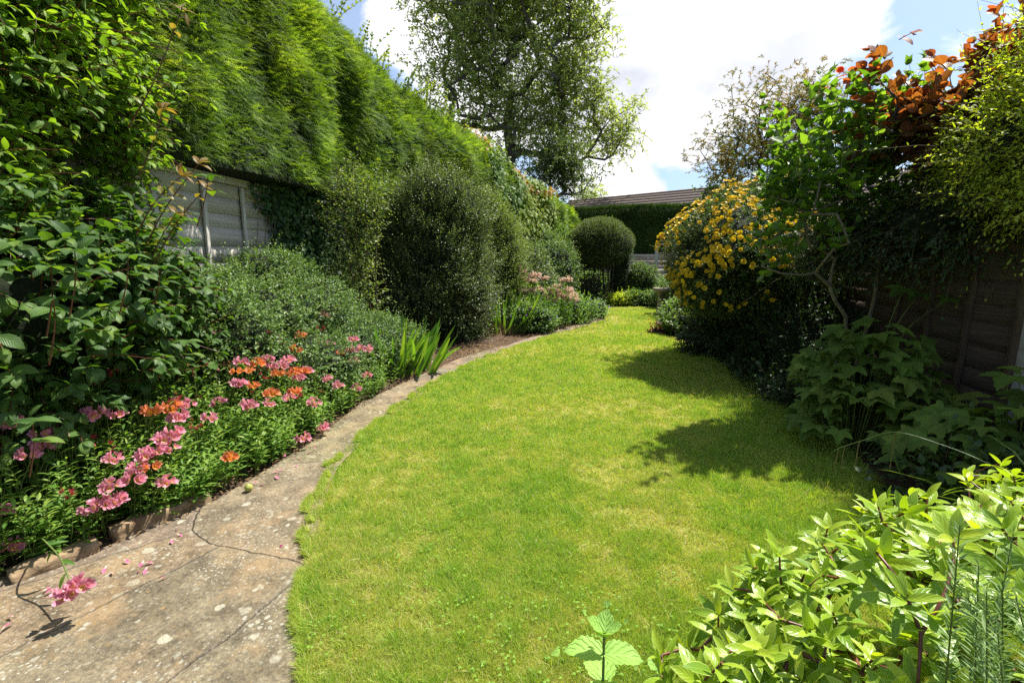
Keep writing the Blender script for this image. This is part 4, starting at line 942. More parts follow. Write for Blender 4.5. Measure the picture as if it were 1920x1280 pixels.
def mound(name, label, c, r, nt, ll, mat, flower=None, nf=0, group=None, h=None):
    th = shrub(name, label, [((c[0], c[1], r[2]*.45), (r[0], r[1], r[2]*.6))], nt, ll, ll*.9, T_HEART, mat, False, .12, 3, group=group, cf=.7, lo=.7, noise=.25, nscale=3, upw=.8, cat='plant', twig=False, zmin=.01)
    if flower:
        P, Nn = blob_sample([((c[0], c[1], r[2]*.45), (r[0], r[1], r[2]*.6))], nf, .1, 3, .08, .98, 1.12, bias=lambda P, N: (N[:, 1] < .4) & (N[:, 2] > -.2))
        for p, nn in zip(P, Nn):
            V, F, uv, rr = florets(p[None], (nn+np.array([0, -.4, .6]))[None], .017, 5, .85, T_ROUND, .9, -.1); mk('flower', V, F, M[flower], th, rr, uv)
    return th
g1 = G(1010, 630); mound('geranium', 'low geranium mound with few purple flowers right of the dead straw stalks', (g1[0]-.12, g1[1]+.5), (.55, .45, .62), 650, .045, 'geran', 'purple', 14, 'geranium mounds by the path')
g2 = G(1075, 610); mound('geranium', 'pale leafy geranium mound at the far tip of the path', (g2[0]-.1, g2[1]+.55), (.65, .5, .6), 700, .05, 'geran', 'purple', 8, 'geranium mounds by the path')
mound('geranium', 'small geranium with violet flowers where the lawn meets the far bed', (2.1, 12.0), (.32, .35, .42), 260, .045, 'geran', 'purple', 22, 'geranium mounds by the path')
mound('ground_cover', 'small leafy green plant between the irises and the dead stalks', (G(890, 640)[0]-.1, G(890, 640)[1]+.2), (.2, .2, .32), 120, .06, 'geran')
def peach():
    t = thing('alstroemeria', 'far alstroemeria clump with pale peach flowers above the geranium mounds', 'flowering plant', (.9, 11.0, 0), 'alstroemeria clumps along the path edge')
    pts = [(1000, 530), (1020, 525), (1045, 540), (1010, 545), (990, 548), (1030, 553), (1050, 556), (1035, 565), (1008, 572), (1003, 580), (1065, 528), (1060, 560), (1078, 565), (963, 552), (980, 548), (1023, 560), (1045, 550), (1068, 548), (955, 505), (980, 512), (1000, 520), (1075, 557)]
    for px, py in pts:
        p = D(px, py, 10.0+.4*rng.random()); flower_head(p, 'peach', t, 8, .065, .06); q = D(px+rng.normal()*7, py+4+rng.normal()*5, 10.2); flower_head(q, 'peach', t, 6, .05, .055) 
    ns = 240; B = np.stack([.65+rng.normal(size=ns)*.42, 10.25+rng.normal(size=ns)*.25, 0*rng.random(ns)], 1); Dv = nrm(rng.normal(size=(ns, 3))*.15+np.array([0, 0, 1])); h = .5+.5*rng.random(ns)
    twig_leaves(B, Dv, h, 12, .085, .022, T_TINY, M['alst'], 'foliage', t, False, 1.0, .0, .5, twig_mat=M['stem'], twig_r=.003)
peach()

# ---------------------------------------------------------------- clipped dome over a trellis arch
def dome():
    cx, cy = 2.78, 15.6; t = thing('clipped_dome_shrub', 'clipped dome shaped evergreen growing over a dark trellis at the end of the lawn', 'shrub', (cx, cy, 0))
    bl = [((cx, cy, 1.9), (.99, .85, .75)), ((cx-.2, cy, 1.72), (.8, .7, .45))]
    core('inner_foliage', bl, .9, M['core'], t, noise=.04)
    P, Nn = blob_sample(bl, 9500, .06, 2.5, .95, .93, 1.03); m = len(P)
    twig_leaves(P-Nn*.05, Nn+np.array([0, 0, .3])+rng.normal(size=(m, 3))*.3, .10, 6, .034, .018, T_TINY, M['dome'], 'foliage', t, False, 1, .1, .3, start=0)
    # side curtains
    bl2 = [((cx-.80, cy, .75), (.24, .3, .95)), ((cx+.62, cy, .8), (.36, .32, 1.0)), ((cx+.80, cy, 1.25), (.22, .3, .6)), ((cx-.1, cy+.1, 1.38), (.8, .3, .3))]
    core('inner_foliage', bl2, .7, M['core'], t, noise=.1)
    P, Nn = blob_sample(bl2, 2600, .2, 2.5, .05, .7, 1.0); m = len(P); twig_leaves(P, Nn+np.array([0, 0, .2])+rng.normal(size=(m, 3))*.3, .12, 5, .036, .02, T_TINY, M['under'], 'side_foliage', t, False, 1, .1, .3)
    for k, (dx, r) in enumerate(((-.25, .03), (.12, .035), (.3, .025), (-.05, .02))):
        tube('stem', [(cx+dx, cy+.1, 0), (cx+dx+.08*math.sin(k), cy+.1, .6), (cx+dx+.2*math.cos(k*2), cy+.05, 1.3)], r, r*.6, M['twig'], t, 10, 7, .03)
    for px in ((1148, 405), (1136, 404)):
        p = D(px[0], px[1]+8, cy); twig_leaves(np.array([p-np.array([0, 0, .12])]), np.array([[0, 0, 1.]]), .24, 5, .06, .03, T_MID, M['geran'], 'shoot', t, True, 1, 0, .2, twig_mat=M['stem'])
    P = np.stack([cx-.62+1.0*rng.random(500), cy-.2+.1*rng.random(500), 1.3*rng.random(500)**.6], 1); P = P[vnoise(P, 4) > -.05]; leaves('climbing_leaf', P, rnd3(len(P)), rnd3(len(P))+np.array([0, -.6, .4]), .05, .035, T_MID, M['under'], t, .3)
    tr = thing('trellis', 'dark square wooden trellis under the clipped dome shrub', 'trellis', (cx-.15, cy-.28, 0))
    for k in range(8):
        b = MB(); b.box((cx-.66+k*.15, cy-.30, .68), (.03, .018, 1.36), 0); b.build('upright', M['darkwood'], tr)
    for k in range(8):
        b = MB(); b.box((cx-.13, cy-.318, .12+k*.16), (1.12, .016, .028), 0); b.build('crossbar', M['darkwood'], tr)
M['darkwood'] = solid('dark_trellis_wood', (.03, .024, .018), (.07, .058, .04), 20, .85, .3)
dome()

# ---------------------------------------------------------------- end of the garden: hedge, fence, trellis panel, bungalow
def far_hedge():
    t = thing('far_hedge', 'straight clipped dark conifer hedge closing the end of the garden below the tiled roof', 'hedge', (6, 20, 0))
    x0, x1, y0, y1, z1 = 1.6, 13.5, 19.6, 21.2, 3.42
    zt = lambda x: z1+.035*(x-4)+.05*np.sin(x*1.7)*.4
    xs = np.linspace(x0, x1, 80); V = []; 
    for x in xs: V += [(x, y0+.12, 0), (x, y0+.12, zt(x)-.25), (x, y0+.35, zt(x)-.1), (x, y1, zt(x)-.1), (x, y1, 0)]
    F = [(i*5+k, i*5+k+1, (i+1)*5+k+1, (i+1)*5+k) for i in range(79) for k in range(4)]; mk('inner_foliage', V, [np.array(F)], M['hedge_core'], t)
    n = 46000; x = x0+(x1-x0)*rng.random(n); top = rng.random(n) < .3; z = np.where(top, zt(x)-.03, rng.random(n)**.8*(zt(x)-.9)+.9); y = np.where(top, y0+rng.random(n)*1.3, y0+.1-.12*rng.random(n))
    P = np.stack([x, y+.08*vnoise(np.stack([x, x*0, z], 1), 1.5), z], 1); Nn = np.where(top[:, None], np.array([[0, -.3, 1.]]), np.array([[0, -1., .1]]))
    L = .10+.10*rng.random(n); r = np.clip(.3+.5*rng.random(n)+.25*vnoise(P, 2.0), 0, 1)
    leaves('foliage', P-Nn*.06, Nn*.8+np.array([.2, 0, .35])+rng.normal(size=(n, 3))*.35, Nn+rnd3(n)*.5, L, L*.7, T_FROND, M['hedge_dark'], t, .5, r, smooth=False)
far_hedge()
fence_run('low_end_fence', 'low grey panel fence at the end of the garden behind the birdbath', (3.3, 18.55), (8.2, 18.3), .0, 1.52, M['wood'], M['wood2'], .9, None, -1)
def trellis_panel():
    p = D(1228, 528, 17.0); q = D(1257, 528, 17.0); x0, x1 = p[0], q[0]; t = thing('garden_trellis', 'weathered trellis panel between two square posts beside the yellow flowered shrub', 'trellis', ((x0+x1)/2, 17.0, 0))
    top = 1.93
    for x in (x0, x1+.05):
        b = MB(); b.box((x, 17, top/2), (.09, .09, top)); b.build('post', M['wood2'], t, bevel=.006)
    for k in range(6):
        b = MB(); b.box(((x0+x1)/2+.03, 16.96, top-.03-k*.3), (x1-x0-.03, .03, .035)); b.build('crossbar', M['wood2'], t)
    b = MB(); b.box(((x0+x1)/2+.03, 16.985, top/2), (.03, .02, top-.1)); b.build('upright', M['wood2'], t)
trellis_panel()
def bungalow():
    A = np.array([-1.0, 31.6]); B_ = np.array([16.5, 15.6]); A = np.array([3.42, 27.7]); B_ = np.array([8.85, 22.6]); d = (B_-A)/np.linalg.norm(B_-A); A2 = A-d*.3; B2 = B_+d*9; n = np.array([d[1], -d[0]])
    if n[1] > 0: n = -n
    L = np.linalg.norm(B2-A2); zr = 4.5; t = thing('bungalow', 'neighbouring bungalow whose brown tiled roof shows above the far hedge', 'house', (A2[0], A2[1], 0))
    mid = (A2+B2)/2; rz = math.atan2(d[1], d[0]); b = MB(); w = 6.4; b.box((mid[0], mid[1], 1.3), (L-.5, w-.8, 2.6), rz); b.build('wall', M['brick'], t)
    rows = 13; 
    for sgn, nm in ((1, 'roof'), (-1, 'rear_roof')):
        m = MB(); cols = 60
        for k in range(rows):
            f0 = k/rows; f1 = (k+1)/rows+.02; za = zr-f0*1.9; zb = zr-f1*1.9+.045
            for half in range(1):
                a0 = A2+n*sgn*(f0*w/2); a1 = A2+n*sgn*(f1*w/2); b0 = B2+n*sgn*(f0*w/2); b1 = B2+n*sgn*(f1*w/2)
                m.add([(a0[0], a0[1], za), (b0[0], b0[1], za), (b1[0], b1[1], zb), (a1[0], a1[1], zb), (a1[0], a1[1], zb-.05), (b1[0], b1[1], zb-.05)], [(0, 1, 2, 3), (3, 2, 5, 4)])
        ro = m.build(nm, M['tile'], t); roof = ro if sgn == 1 else roof
    p = []; r = MB()
    for s in np.arange(0, L, .45):
        c = A2+d*(s+.22); V, F = curve_tube([(c[0]-d[0]*.22, c[1]-d[1]*.22, zr-.03), (c[0]+d[0]*.22, c[1]+d[1]*.22, zr-.035)], .09, 8); r.add(V, [tuple(f) for f in F])
    r.build('ridge_tiles', M['tile'], roof)
    for e, q in ((A2, -1), (B2, 1)):
        g = MB(); c0 = e+d*(-q)*.26; g.add([(*(c0+n*w/2*.92), 2.58), (*(c0-n*w/2*.92), 2.58), (c0[0], c0[1], zr-.12)], [(0, 1, 2)]); g.build('gable', M['brick'], t)
    for s in (2.0, 5.0, 9):
        c = A2+d*s+n*(w/2-.39); f = MB(); f.box((c[0], c[1], 1.5), (1.3, .06, 1.1), rz); o = f.build('window', M['whitepaint'], t); g = MB(); c = c+n*.02; g.box((c[0], c[1], 1.5), (1.15, .05, .95), rz); g.build('pane', M['glass'], o)
    a = D(1337, 340, 22.0); tube('antenna', [(a[0], a[1], 3.8), (a[0], a[1], 4.9), (a[0], a[1], 5.35)], .018, .018, M['metal'], t, 4, 6)
    b = MB(); [b.box((a[0]+.0, a[1], 5.3-.03*k), (.5-.05*k, .012, .012), .3) for k in range(4)]; b.build('antenna_arm', M['metal'], t)
M['brick'] = solid('brick', (.2, .1, .06), (.33, .18, .11), 14, .9, .4)
M['tile'] = solid('roof_tile', (.10, .075, .06), (.26, .2, .165), 6, .88, .7, .01, (3, 3, 3), 9)
M['whitepaint'] = solid('white_paint', (.7, .7, .68), (.8, .8, .78), 5, .5, .1)
M['glass'] = solid('window_glass', (.03, .04, .05), (.05, .06, .07), 2, .08, .0, spec=.8)
M['metal'] = solid('aerial_metal', (.3, .3, .3), (.4, .4, .4), 9, .4, .1)
bungalow()
# ---------------------------------------------------------------- birdbath
def birdbath():
    c = np.array([3.86, 12.55, .0]); t = thing('birdbath', 'stone birdbath on a plain pillar standing on the far edge of the lawn', 'birdbath', c)
    b = MB(); b.lathe([(.16, 0), (.165, .05), (.12, .07), (.10, .09), (.095, .12)], c, 20, .01); b.build('foot', M['bath'], t, True)
    b = MB(); b.lathe([(.10, .11), (.085, .16), (.083, .3), (.085, .50), (.10, .57), (.11, .585)], c, 20, .01); b.build('pillar', M['bath'], t, True)
    b = MB(); b.lathe([(.08, .58), (.17, .60), (.205, .63), (.21, .675), (.20, .69), (.185, .685), (.17, .655), (.08, .64), (.01, .638)], c, 28, .006); b.build('basin', M['bath'], t, True)
M['bath'] = solid('bath_stone', (.14, .12, .09), (.36, .31, .24), 26, .9, .8, .01)
birdbath()
def sit(n, label, c, r, nt, ll, mat, name='shrub', **k):
    return shrub(name, label, [((c[0], c[1], r[2]*.5), (r[0], r[1], r[2]*.55))], nt, ll, ll*.6, T_MID, mat, False, .16, 5, cf=.72, lo=.75, noise=.28, nscale=2, upw=.8, **k)
sit(1, 'rose bush with small leaves and dusky buds right of the clipped dome', (4.1, 15.4), (.5, .5, 1.15), 1500, .05, 'rose', 'rose_bush')
sit(1, 'fresh green perennial clump in front of the rose bush at the lawn end', (4.0, 14.8), (.6, .35, .5), 1100, .05, 'geran', 'perennial_clump', twig=False, cat='plant')
sit(1, 'lime green feathery perennial below the clipped dome', (3.35, 14.8), (.4, .3, .36), 700, .045, 'lime', 'perennial_clump', twig=False, cat='plant')
sit(1, 'dark low foliage plant at the foot of the dark trellis', (2.5, 14.95), (.6, .3, .22), 700, .05, 'hyper', 'low_plant', twig=False, cat='plant')
sit(1, 'sunlit pale green shrub seen through the dark trellis', (2.85, 17.3), (.8, .5, .95), 1500, .06, 'geran', 'leafy_shrub')
sit(1, 'tall green leafy plant directly behind the birdbath', (4.7, 13.9), (.6, .5, .8), 1300, .055, 'rose', 'leafy_plant', cat='plant')
sit(1, 'bushy green shrub below the grey trellis panel', (5.3, 15.9), (.7, .5, .85), 1300, .055, 'geran', 'leafy_shrub')
sit(1, 'shaded green shrub between the birdbath and the yellow flowered shrub', (4.6, 12.4), (.6, .7, .95), 1300, .05, 'hyper', 'leafy_shrub')
def lunaria():
    t = mound('campanula', 'leafy plant with lilac flowers on the right lawn edge near the birdbath', (3.8, 10.6), (.5, .55, .6), 700, .06, 'geran', 'purple', 26)
    t2 = mound('heuchera', 'small plant with dark red leaves at the right lawn edge beyond the shade', (2.85, 9.35), (.16, .14, .14), 60, .045, 'crimson_leaf')
    t3 = mound('hosta', 'low glossy green plant beside the small dark red plant', (3.45, 9.3), (.55, .5, .5), 500, .07, 'hyper')
M['crimson_leaf'] = foliage('crimson_leaf', [(.12, .02, .015), (.25, .05, .03)], .5, .3, (1.2, 1, 1))
lunaria()
# ---------------------------------------------------------------- right side
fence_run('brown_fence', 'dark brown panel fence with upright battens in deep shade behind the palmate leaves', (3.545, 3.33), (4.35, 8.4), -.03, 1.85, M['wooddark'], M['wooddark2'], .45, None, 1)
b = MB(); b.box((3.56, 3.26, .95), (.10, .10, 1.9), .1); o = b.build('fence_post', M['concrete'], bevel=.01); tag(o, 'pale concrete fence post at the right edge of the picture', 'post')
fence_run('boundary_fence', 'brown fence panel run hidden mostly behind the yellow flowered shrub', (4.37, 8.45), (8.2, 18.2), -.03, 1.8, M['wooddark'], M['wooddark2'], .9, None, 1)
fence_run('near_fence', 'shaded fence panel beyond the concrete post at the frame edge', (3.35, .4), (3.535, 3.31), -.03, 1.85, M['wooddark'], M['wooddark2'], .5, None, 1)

def hypericum():
    bl = [((3.1, 6.6, 1.5), (.95, 1.1, .85)), ((2.75, 6.4, 1.35), (.62, .8, .6)), ((3.45, 6.9, 1.75), (.9, .9, .75)), ((3.5, 6.2, 1.35), (.7, .8, .75))]
    th = shrub('hypericum', 'rounded shrub covered in golden yellow flowers leaning over the right side of the lawn', bl, 6500, .036, .016, T_TINY, 'hyper', True, .15, 4, cf=.8, lo=.84, noise=.18, nscale=1.8, upw=.4, droop=.5, zmin=.7,
               stems=[([(3.2+.15*k, 6.8, 0), (3.1+.12*k, 6.7, .6), (2.7+.3*k, 6.5, 1.3)], .022, .01) for k in range(4)])
    P, Nn = blob_sample(bl, 3300, .18, 1.8, .85, .99, 1.08); view = nrm(np.array([0, 0, CAM_H])-P)
    f = (Nn*view).sum(1); k = (f > -.1) & (rng.random(len(P)) < np.clip(.35+.75*(P[:, 2]-1.35)+.3*(-Nn[:, 0]), .12, 1)) & (P[:, 0]/P[:, 1] < .62); P = P[k]; Nn = Nn[k]
    o = np.argsort(np.linalg.norm(P-np.array([0, 0, 1.5]), axis=1)); P = P[o]; Nn = Nn[o]; kk = vnoise(P, 3.4)+.5*vnoise(P+3, 9) > -.2; P = P[kk]; Nn = Nn[kk]; A = nrm(Nn*.8+np.array([-.1, -.5, .3])+rnd3(len(P))*.45); print('hyp flowers', len(P))
    for i in range(min(100, len(P))):
        V, F, uv, r = florets(P[i:i+1], A[i:i+1], .031+.010*rng.random(), 5, .72, T_ROUND, .95, -.2, .15); mk('flower', V, F, M['yellow'], th, r, uv)
    if len(P) > 100:
        V, F, uv, r = florets(P[100:], A[100:], .034, 5, .72, T_ROUND, .95, -.2, .15); tag(mk('flowers', V, F, M['yellow'], th, r, uv), kind='stuff')
hypericum()
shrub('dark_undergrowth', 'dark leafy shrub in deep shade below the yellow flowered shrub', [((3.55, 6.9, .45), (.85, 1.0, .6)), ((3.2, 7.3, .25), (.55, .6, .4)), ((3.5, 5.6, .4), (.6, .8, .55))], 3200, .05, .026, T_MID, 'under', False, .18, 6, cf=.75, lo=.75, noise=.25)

def tree_like(name, label, base, targets, rmin, rexp, rmax, bark, nclump, csize, ll, lw, t, mat, cat='tree', opp=False, seg=.4, ntw=6, up=.25, jit=.3, tw_len=.25, nleaf=5, droop=.3, curl=.4, sides=6, upn=.8, twr=.003, group=None, w_d=.0, spread=1.0):
    th = thing(name, label, cat, (base[0][0], base[0][1], 0), group)
    pos, par, cnt, tips = grow(base, targets, seg, jit, up, w_d)
    nb = len(base)
    skeleton('trunk', pos, par, cnt, rmin, rexp, rmax, bark, th, sides)
    tp = pos[tips]; tdir = nrm(pos[tips]-pos[par[tips]])
    P = np.repeat(tp, ntw, 0)+rng.normal(size=(len(tp)*ntw, 3))*csize; Dv = nrm(np.repeat(tdir, ntw, 0)*.4+rnd3(len(P))*.8+np.array([0, 0, .35])); m = len(P)
    rm = np.clip(.5+.45*vnoise(P, .9/ max(csize, .3)*.6)+.15*rng.normal(size=m), 0, 1)
    twig_leaves(P, Dv, tw_len*(.6+.8*rng.random(m)), nleaf, ll, lw, t, mat, 'foliage', th, opp, spread, droop, curl, twig_mat=bark, twig_r=twr, rmix=rm, up=upn) if False else twig_leaves(P, Dv, tw_len*(.6+.8*rng.random(m)), nleaf, ll, lw, t, mat, 'foliage', th, opp, spread, droop, curl, twig_mat=bark, twig_r=twr, rmix=rm, up=upn)
    return th
def blob_fill(blobs, n, zmin=0):
    bl = [(np.array(c, float), np.array(r, float)) for c, r in blobs]; vol = np.array([r.prod() for c, r in bl]); k = rng.choice(len(bl), size=n, p=vol/vol.sum())
    d = rnd3(n)*(rng.random(n)**.42)[:, None]; P = np.array([b[0] for b in bl])[k]+d*np.array([b[1] for b in bl])[k]; return P[P[:, 2] > zmin]
# lilac: two main stems
def lilac():
    Y = 4.2
    t = None
    specs = [('lilac', 'lilac with heart shaped leaves on two leaning pale stems before the brown fence',
              [[(2.95, 4.45, .1), D(1590, 618, 4.2), D(1556, 545, 4.15), D(1566, 485, 4.2)], ],
              [((2.45, 4.1, 2.15), (.5, .45, .45)), ((2.25, 4.1, 1.95), (.35, .35, .35)), ((2.75, 4.2, 2.3), (.35, .4, .35)), ((2.45, 4.0, 1.6), (.5, .35, .3)), ((2.5, 4.0, 2.55), (.22, .22, .28))]),
             ('lilac', 'second stem', [[(3.15, 4.4, .1), D(1632, 590, 4.25), D(1645, 520, 4.2), D(1652, 430, 4.2)]],
              [((3.0, 4.25, 2.3), (.35, .35, .4)), ((3.1, 4.25, 2.62), (.2, .22, .3)), ((3.05, 4.2, 1.8), (.45, .35, .3)), ((2.8, 4.2, 2.05), (.35, .3, .35))])]
    th = thing('lilac', specs[0][1], 'shrub', (2.95, 4.45, 0))
    for s in specs:
        base = smooth_path([np.array(q)*np.array([1.07, 1.07, 1]) if i_ == 0 else (np.array(q)-np.array([0, 0, 1.5]))*1.07+np.array([0, 0, 1.5]) for i_, q in enumerate(s[2][0])], 8); tg = blob_fill([((np.array(c)-np.array([0, 0, 1.5]))*1.08+np.array([0, 0, 1.5]), np.array(q)*1.08) for c, q in s[3]], 66); pos, par, cnt, tips = grow(list(base), tg, .16, .3, .2, .1)
        skeleton('stem', pos, par, cnt, .003, .42, .018, M['lilbark'], th, 8)
        tp = pos[tips]; ntw = 3; P = np.repeat(tp, ntw, 0)+rng.normal(size=(len(tp)*ntw, 3))*.08; m = len(P)
        twig_leaves(P, rnd3(m)*.5+np.array([-.05, -.1, .9]), .2+.1*rng.random(m), 3, .107, .072, T_HEART, M['lilac'], 'foliage', th, True, 1.05, .2, .5, twig_mat=M['lilbark'], twig_r=.0025, up=.9)
        # spent flower heads
    for px, py in ((1478, 262), (1668, 272), (1612, 290)):
        p = D(px, py, 4.1); n = 70; q = p+rng.normal(size=(n, 3))*np.array([.03, .03, .05]); leaves('seed_head', q, rnd3(n), rnd3(n), .02, .009, T_TINY, M['spent'], th, 0)
M['spent'] = foliage('spent_flower', [(.03, .02, .012), (.09, .06, .035)], .8, .1)
lilac()
tree_like('japanese_maple', 'airy maple with small bronze green leaves behind the lilac against the sky', [np.array([4.6, 8.2, 0]), np.array([4.6, 8.2, .9]), np.array([4.5, 8.2, 1.7]), np.array([4.4, 8.1, 2.3])],
          blob_fill([((4.1, 8.0, 3.5), (1.1, .8, .75)), ((3.35, 7.9, 3.15), (.5, .5, .5)), ((4.9, 8.1, 3.4), (.9, .7, .7)), ((3.6, 8.0, 2.6), (.55, .6, .5)), ((4.5, 8.0, 2.7), (.9, .7, .5))], 230), .005, .45, .06, M['bark'], 0, .13, .055, .055, T_ACER, M['acer'], seg=.25, ntw=10, tw_len=.14, nleaf=4, jit=.45, twr=.002, droop=.35, curl=.6)
tree_like('smoke_bush', 'smoke bush with big rounded purple and orange leaves rising above the right fence', [np.array([3.9, 4.4, 0]), np.array([3.9, 4.4, 1.0]), np.array([3.85, 4.4, 1.8]), np.array([3.8, 4.3, 2.2])],
          blob_fill([((3.55, 4.15, 2.55), (.55, .35, .3)), ((3.15, 4.2, 2.68), (.25, .25, .18)), ((4.05, 4.1, 2.9), (.45, .35, .4)), ((2.98, 4.35, 2.85), (.12, .15, .22)), ((4.1, 3.95, 3.2), (.35, .3, .25)), ((3.6, 4.3, 2.45), (.4, .3, .2))], 135), .004, .45, .04, M['bark'], 0, .08, .105, .078, T_OVAL, M['cotinus'], 'shrub', seg=.2, ntw=4, tw_len=.16, nleaf=4, jit=.4, twr=.004, droop=.1, curl=.3, upn=.5, spread=.8)
# lime spray shrub on the right
shrub('golden_spiraea', 'bright lime green shrub with arching sprays of tiny leaves at the right edge', [((3.55, 3.35, 2.3), (.5, .6, .45)), ((3.65, 3.1, 2.75), (.4, .5, .4)), ((3.65, 3.7, 2.1), (.38, .5, .3)), ((3.5, 3.0, 1.9), (.34, .45, .28))],
      3000, .036, .014, T_MID, 'lime', False, .38, 13, cf=.6, lo=.65, noise=.35, nscale=2, upw=.45, droop=.3, dirw=.5, twr=.0015, zmin=1.4)
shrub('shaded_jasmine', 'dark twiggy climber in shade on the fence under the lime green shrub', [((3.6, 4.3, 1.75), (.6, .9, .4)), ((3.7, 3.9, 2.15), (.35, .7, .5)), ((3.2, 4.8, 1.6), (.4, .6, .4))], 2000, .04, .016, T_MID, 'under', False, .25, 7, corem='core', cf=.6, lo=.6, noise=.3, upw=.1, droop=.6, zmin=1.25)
# japanese anemone bed with palmate leaves
def anemone():
    for j, (label, cs, n, ll) in enumerate([('large clump of dark palmate leaves below the lilac stems', [((2.87, 3.8, 0), .58, .98), ((2.62, 3.55, 0), .38, .58)], 190, .17), ('clump of dark palmate leaves at the right edge below the concrete post', [((3.05, 2.7, 0), .5, .85), ((2.7, 2.65, 0), .4, .6)], 140, .16)]):
        t = thing('anemone_plant', label, 'plant', (cs[0][0][0], cs[0][0][1], 0), 'palmate leaved plants in the shaded bed'); P = []; Q = []; 
        for k in range(n):
            (c, r, h) = cs[0] if rng.random() < .65 else cs[1]; a = rng.random()*6.28; rr = r*rng.random()**.5; x = c[0]+rr*math.cos(a); y = c[1]+rr*math.sin(a)
            z = h*(1-.55*(rr/r)**2)*(.72+.33*rng.random()); P.append((x, y, z)); Q.append((c[0]+(x-c[0])*.4, c[1]+(y-c[1])*.4, 0, a))
        P = np.array(P); Q = np.array(Q); n = len(P); out = np.stack([np.cos(Q[:, 3])-.3, np.sin(Q[:, 3])-.5, -.35+0*Q[:, 3]], 1)
        L = ll*(.4+.65*rng.random(n)**.8); leaves('foliage', P, out+rng.normal(size=(n, 3))*.3, np.array([-.15, -.25, 1.])+rng.normal(size=(n, 3))*.28+out*.25, L, L, T_ANEM, M['anem'], t, .6)
        V, F = tube_arrays(Q[:, :3], P, .004, .0025, 5); mk('leaf_stalks', V, F, M['stem'], t)
anemone()
def tall_anem():
    t = thing('tall_anemone', 'single upright stem carrying three palmate leaves in front of the brown fence', 'plant', (3.0, 3.9, 0))
    for px, py, q in ((1695, 540, .16), (1782, 558, .12), (1725, 548, .14)):
        p = D(px, py, 3.9); tube('stem', [(3.0, 3.9, .4), (p[0]*.4+3.0*.6, 3.9, .9), p], .004, .003, M['stem'], t, 8, 6); leaves('leaf', np.array([p]), np.array([[-.8, -.3, -.2]]), np.array([[-.1, -.4, 1.]]), q, q, T_ANEM, M['anem'], t, .4)
tall_anem()
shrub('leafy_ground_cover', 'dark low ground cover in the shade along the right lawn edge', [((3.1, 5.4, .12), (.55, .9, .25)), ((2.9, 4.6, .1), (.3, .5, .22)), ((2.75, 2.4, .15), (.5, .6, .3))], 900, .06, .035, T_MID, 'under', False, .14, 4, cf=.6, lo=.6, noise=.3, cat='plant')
# arching sedge with hanging catkins
def sedge():
    t = thing('pendulous_sedge', 'arching sedge stem with hanging brown catkins over the shaded lawn corner', 'plant', (2.3, 1.7, 0))
    Y = 2.3; pts = [D(1905, 905, 1.9), D(1850, 868, 2.05), D(1770, 835, 2.2), D(1680, 810, 2.35), D(1620, 825, 2.45), D(1562, 846, 2.5), D(1556, 870, 2.5)]
    tube('stem', [np.array([2.35, 1.7, 0]), np.array([2.2, 1.75, .4])]+pts, .003, .0016, M['sedge'], t, 50, 6)
    for (px, py, l, yy) in ((1572, 842, .14, 2.5), (1584, 836, .14, 2.48), (1612, 825, .16, 2.45), (1680, 812, .19, 2.35)):
        p = D(px, py, yy); tube('catkin', [p, p+np.array([-.004, 0, -.3*l]), p+np.array([-.006, 0, -l])], .0028, .0022, M['catkin'], t, 8, 6)
    p = D(1682, 812, 2.35); tube('bract', [p, p+np.array([.0, 0, -.12]), p+np.array([.06, 0, -.24])], .002, .001, M['sedge'], t, 10, 5)
    n = 26; B = np.tile([2.35, 1.75, .05], (n, 1))+rng.normal(size=(n, 3))*.06; leaves('foliage', B, rng.normal(size=(n, 3))*.4+np.array([.1, .2, 1.]), rnd3(n), .7+.4*rng.random(n), .012, T_SWORD, M['sedge'], t, 1.6)
sedge()

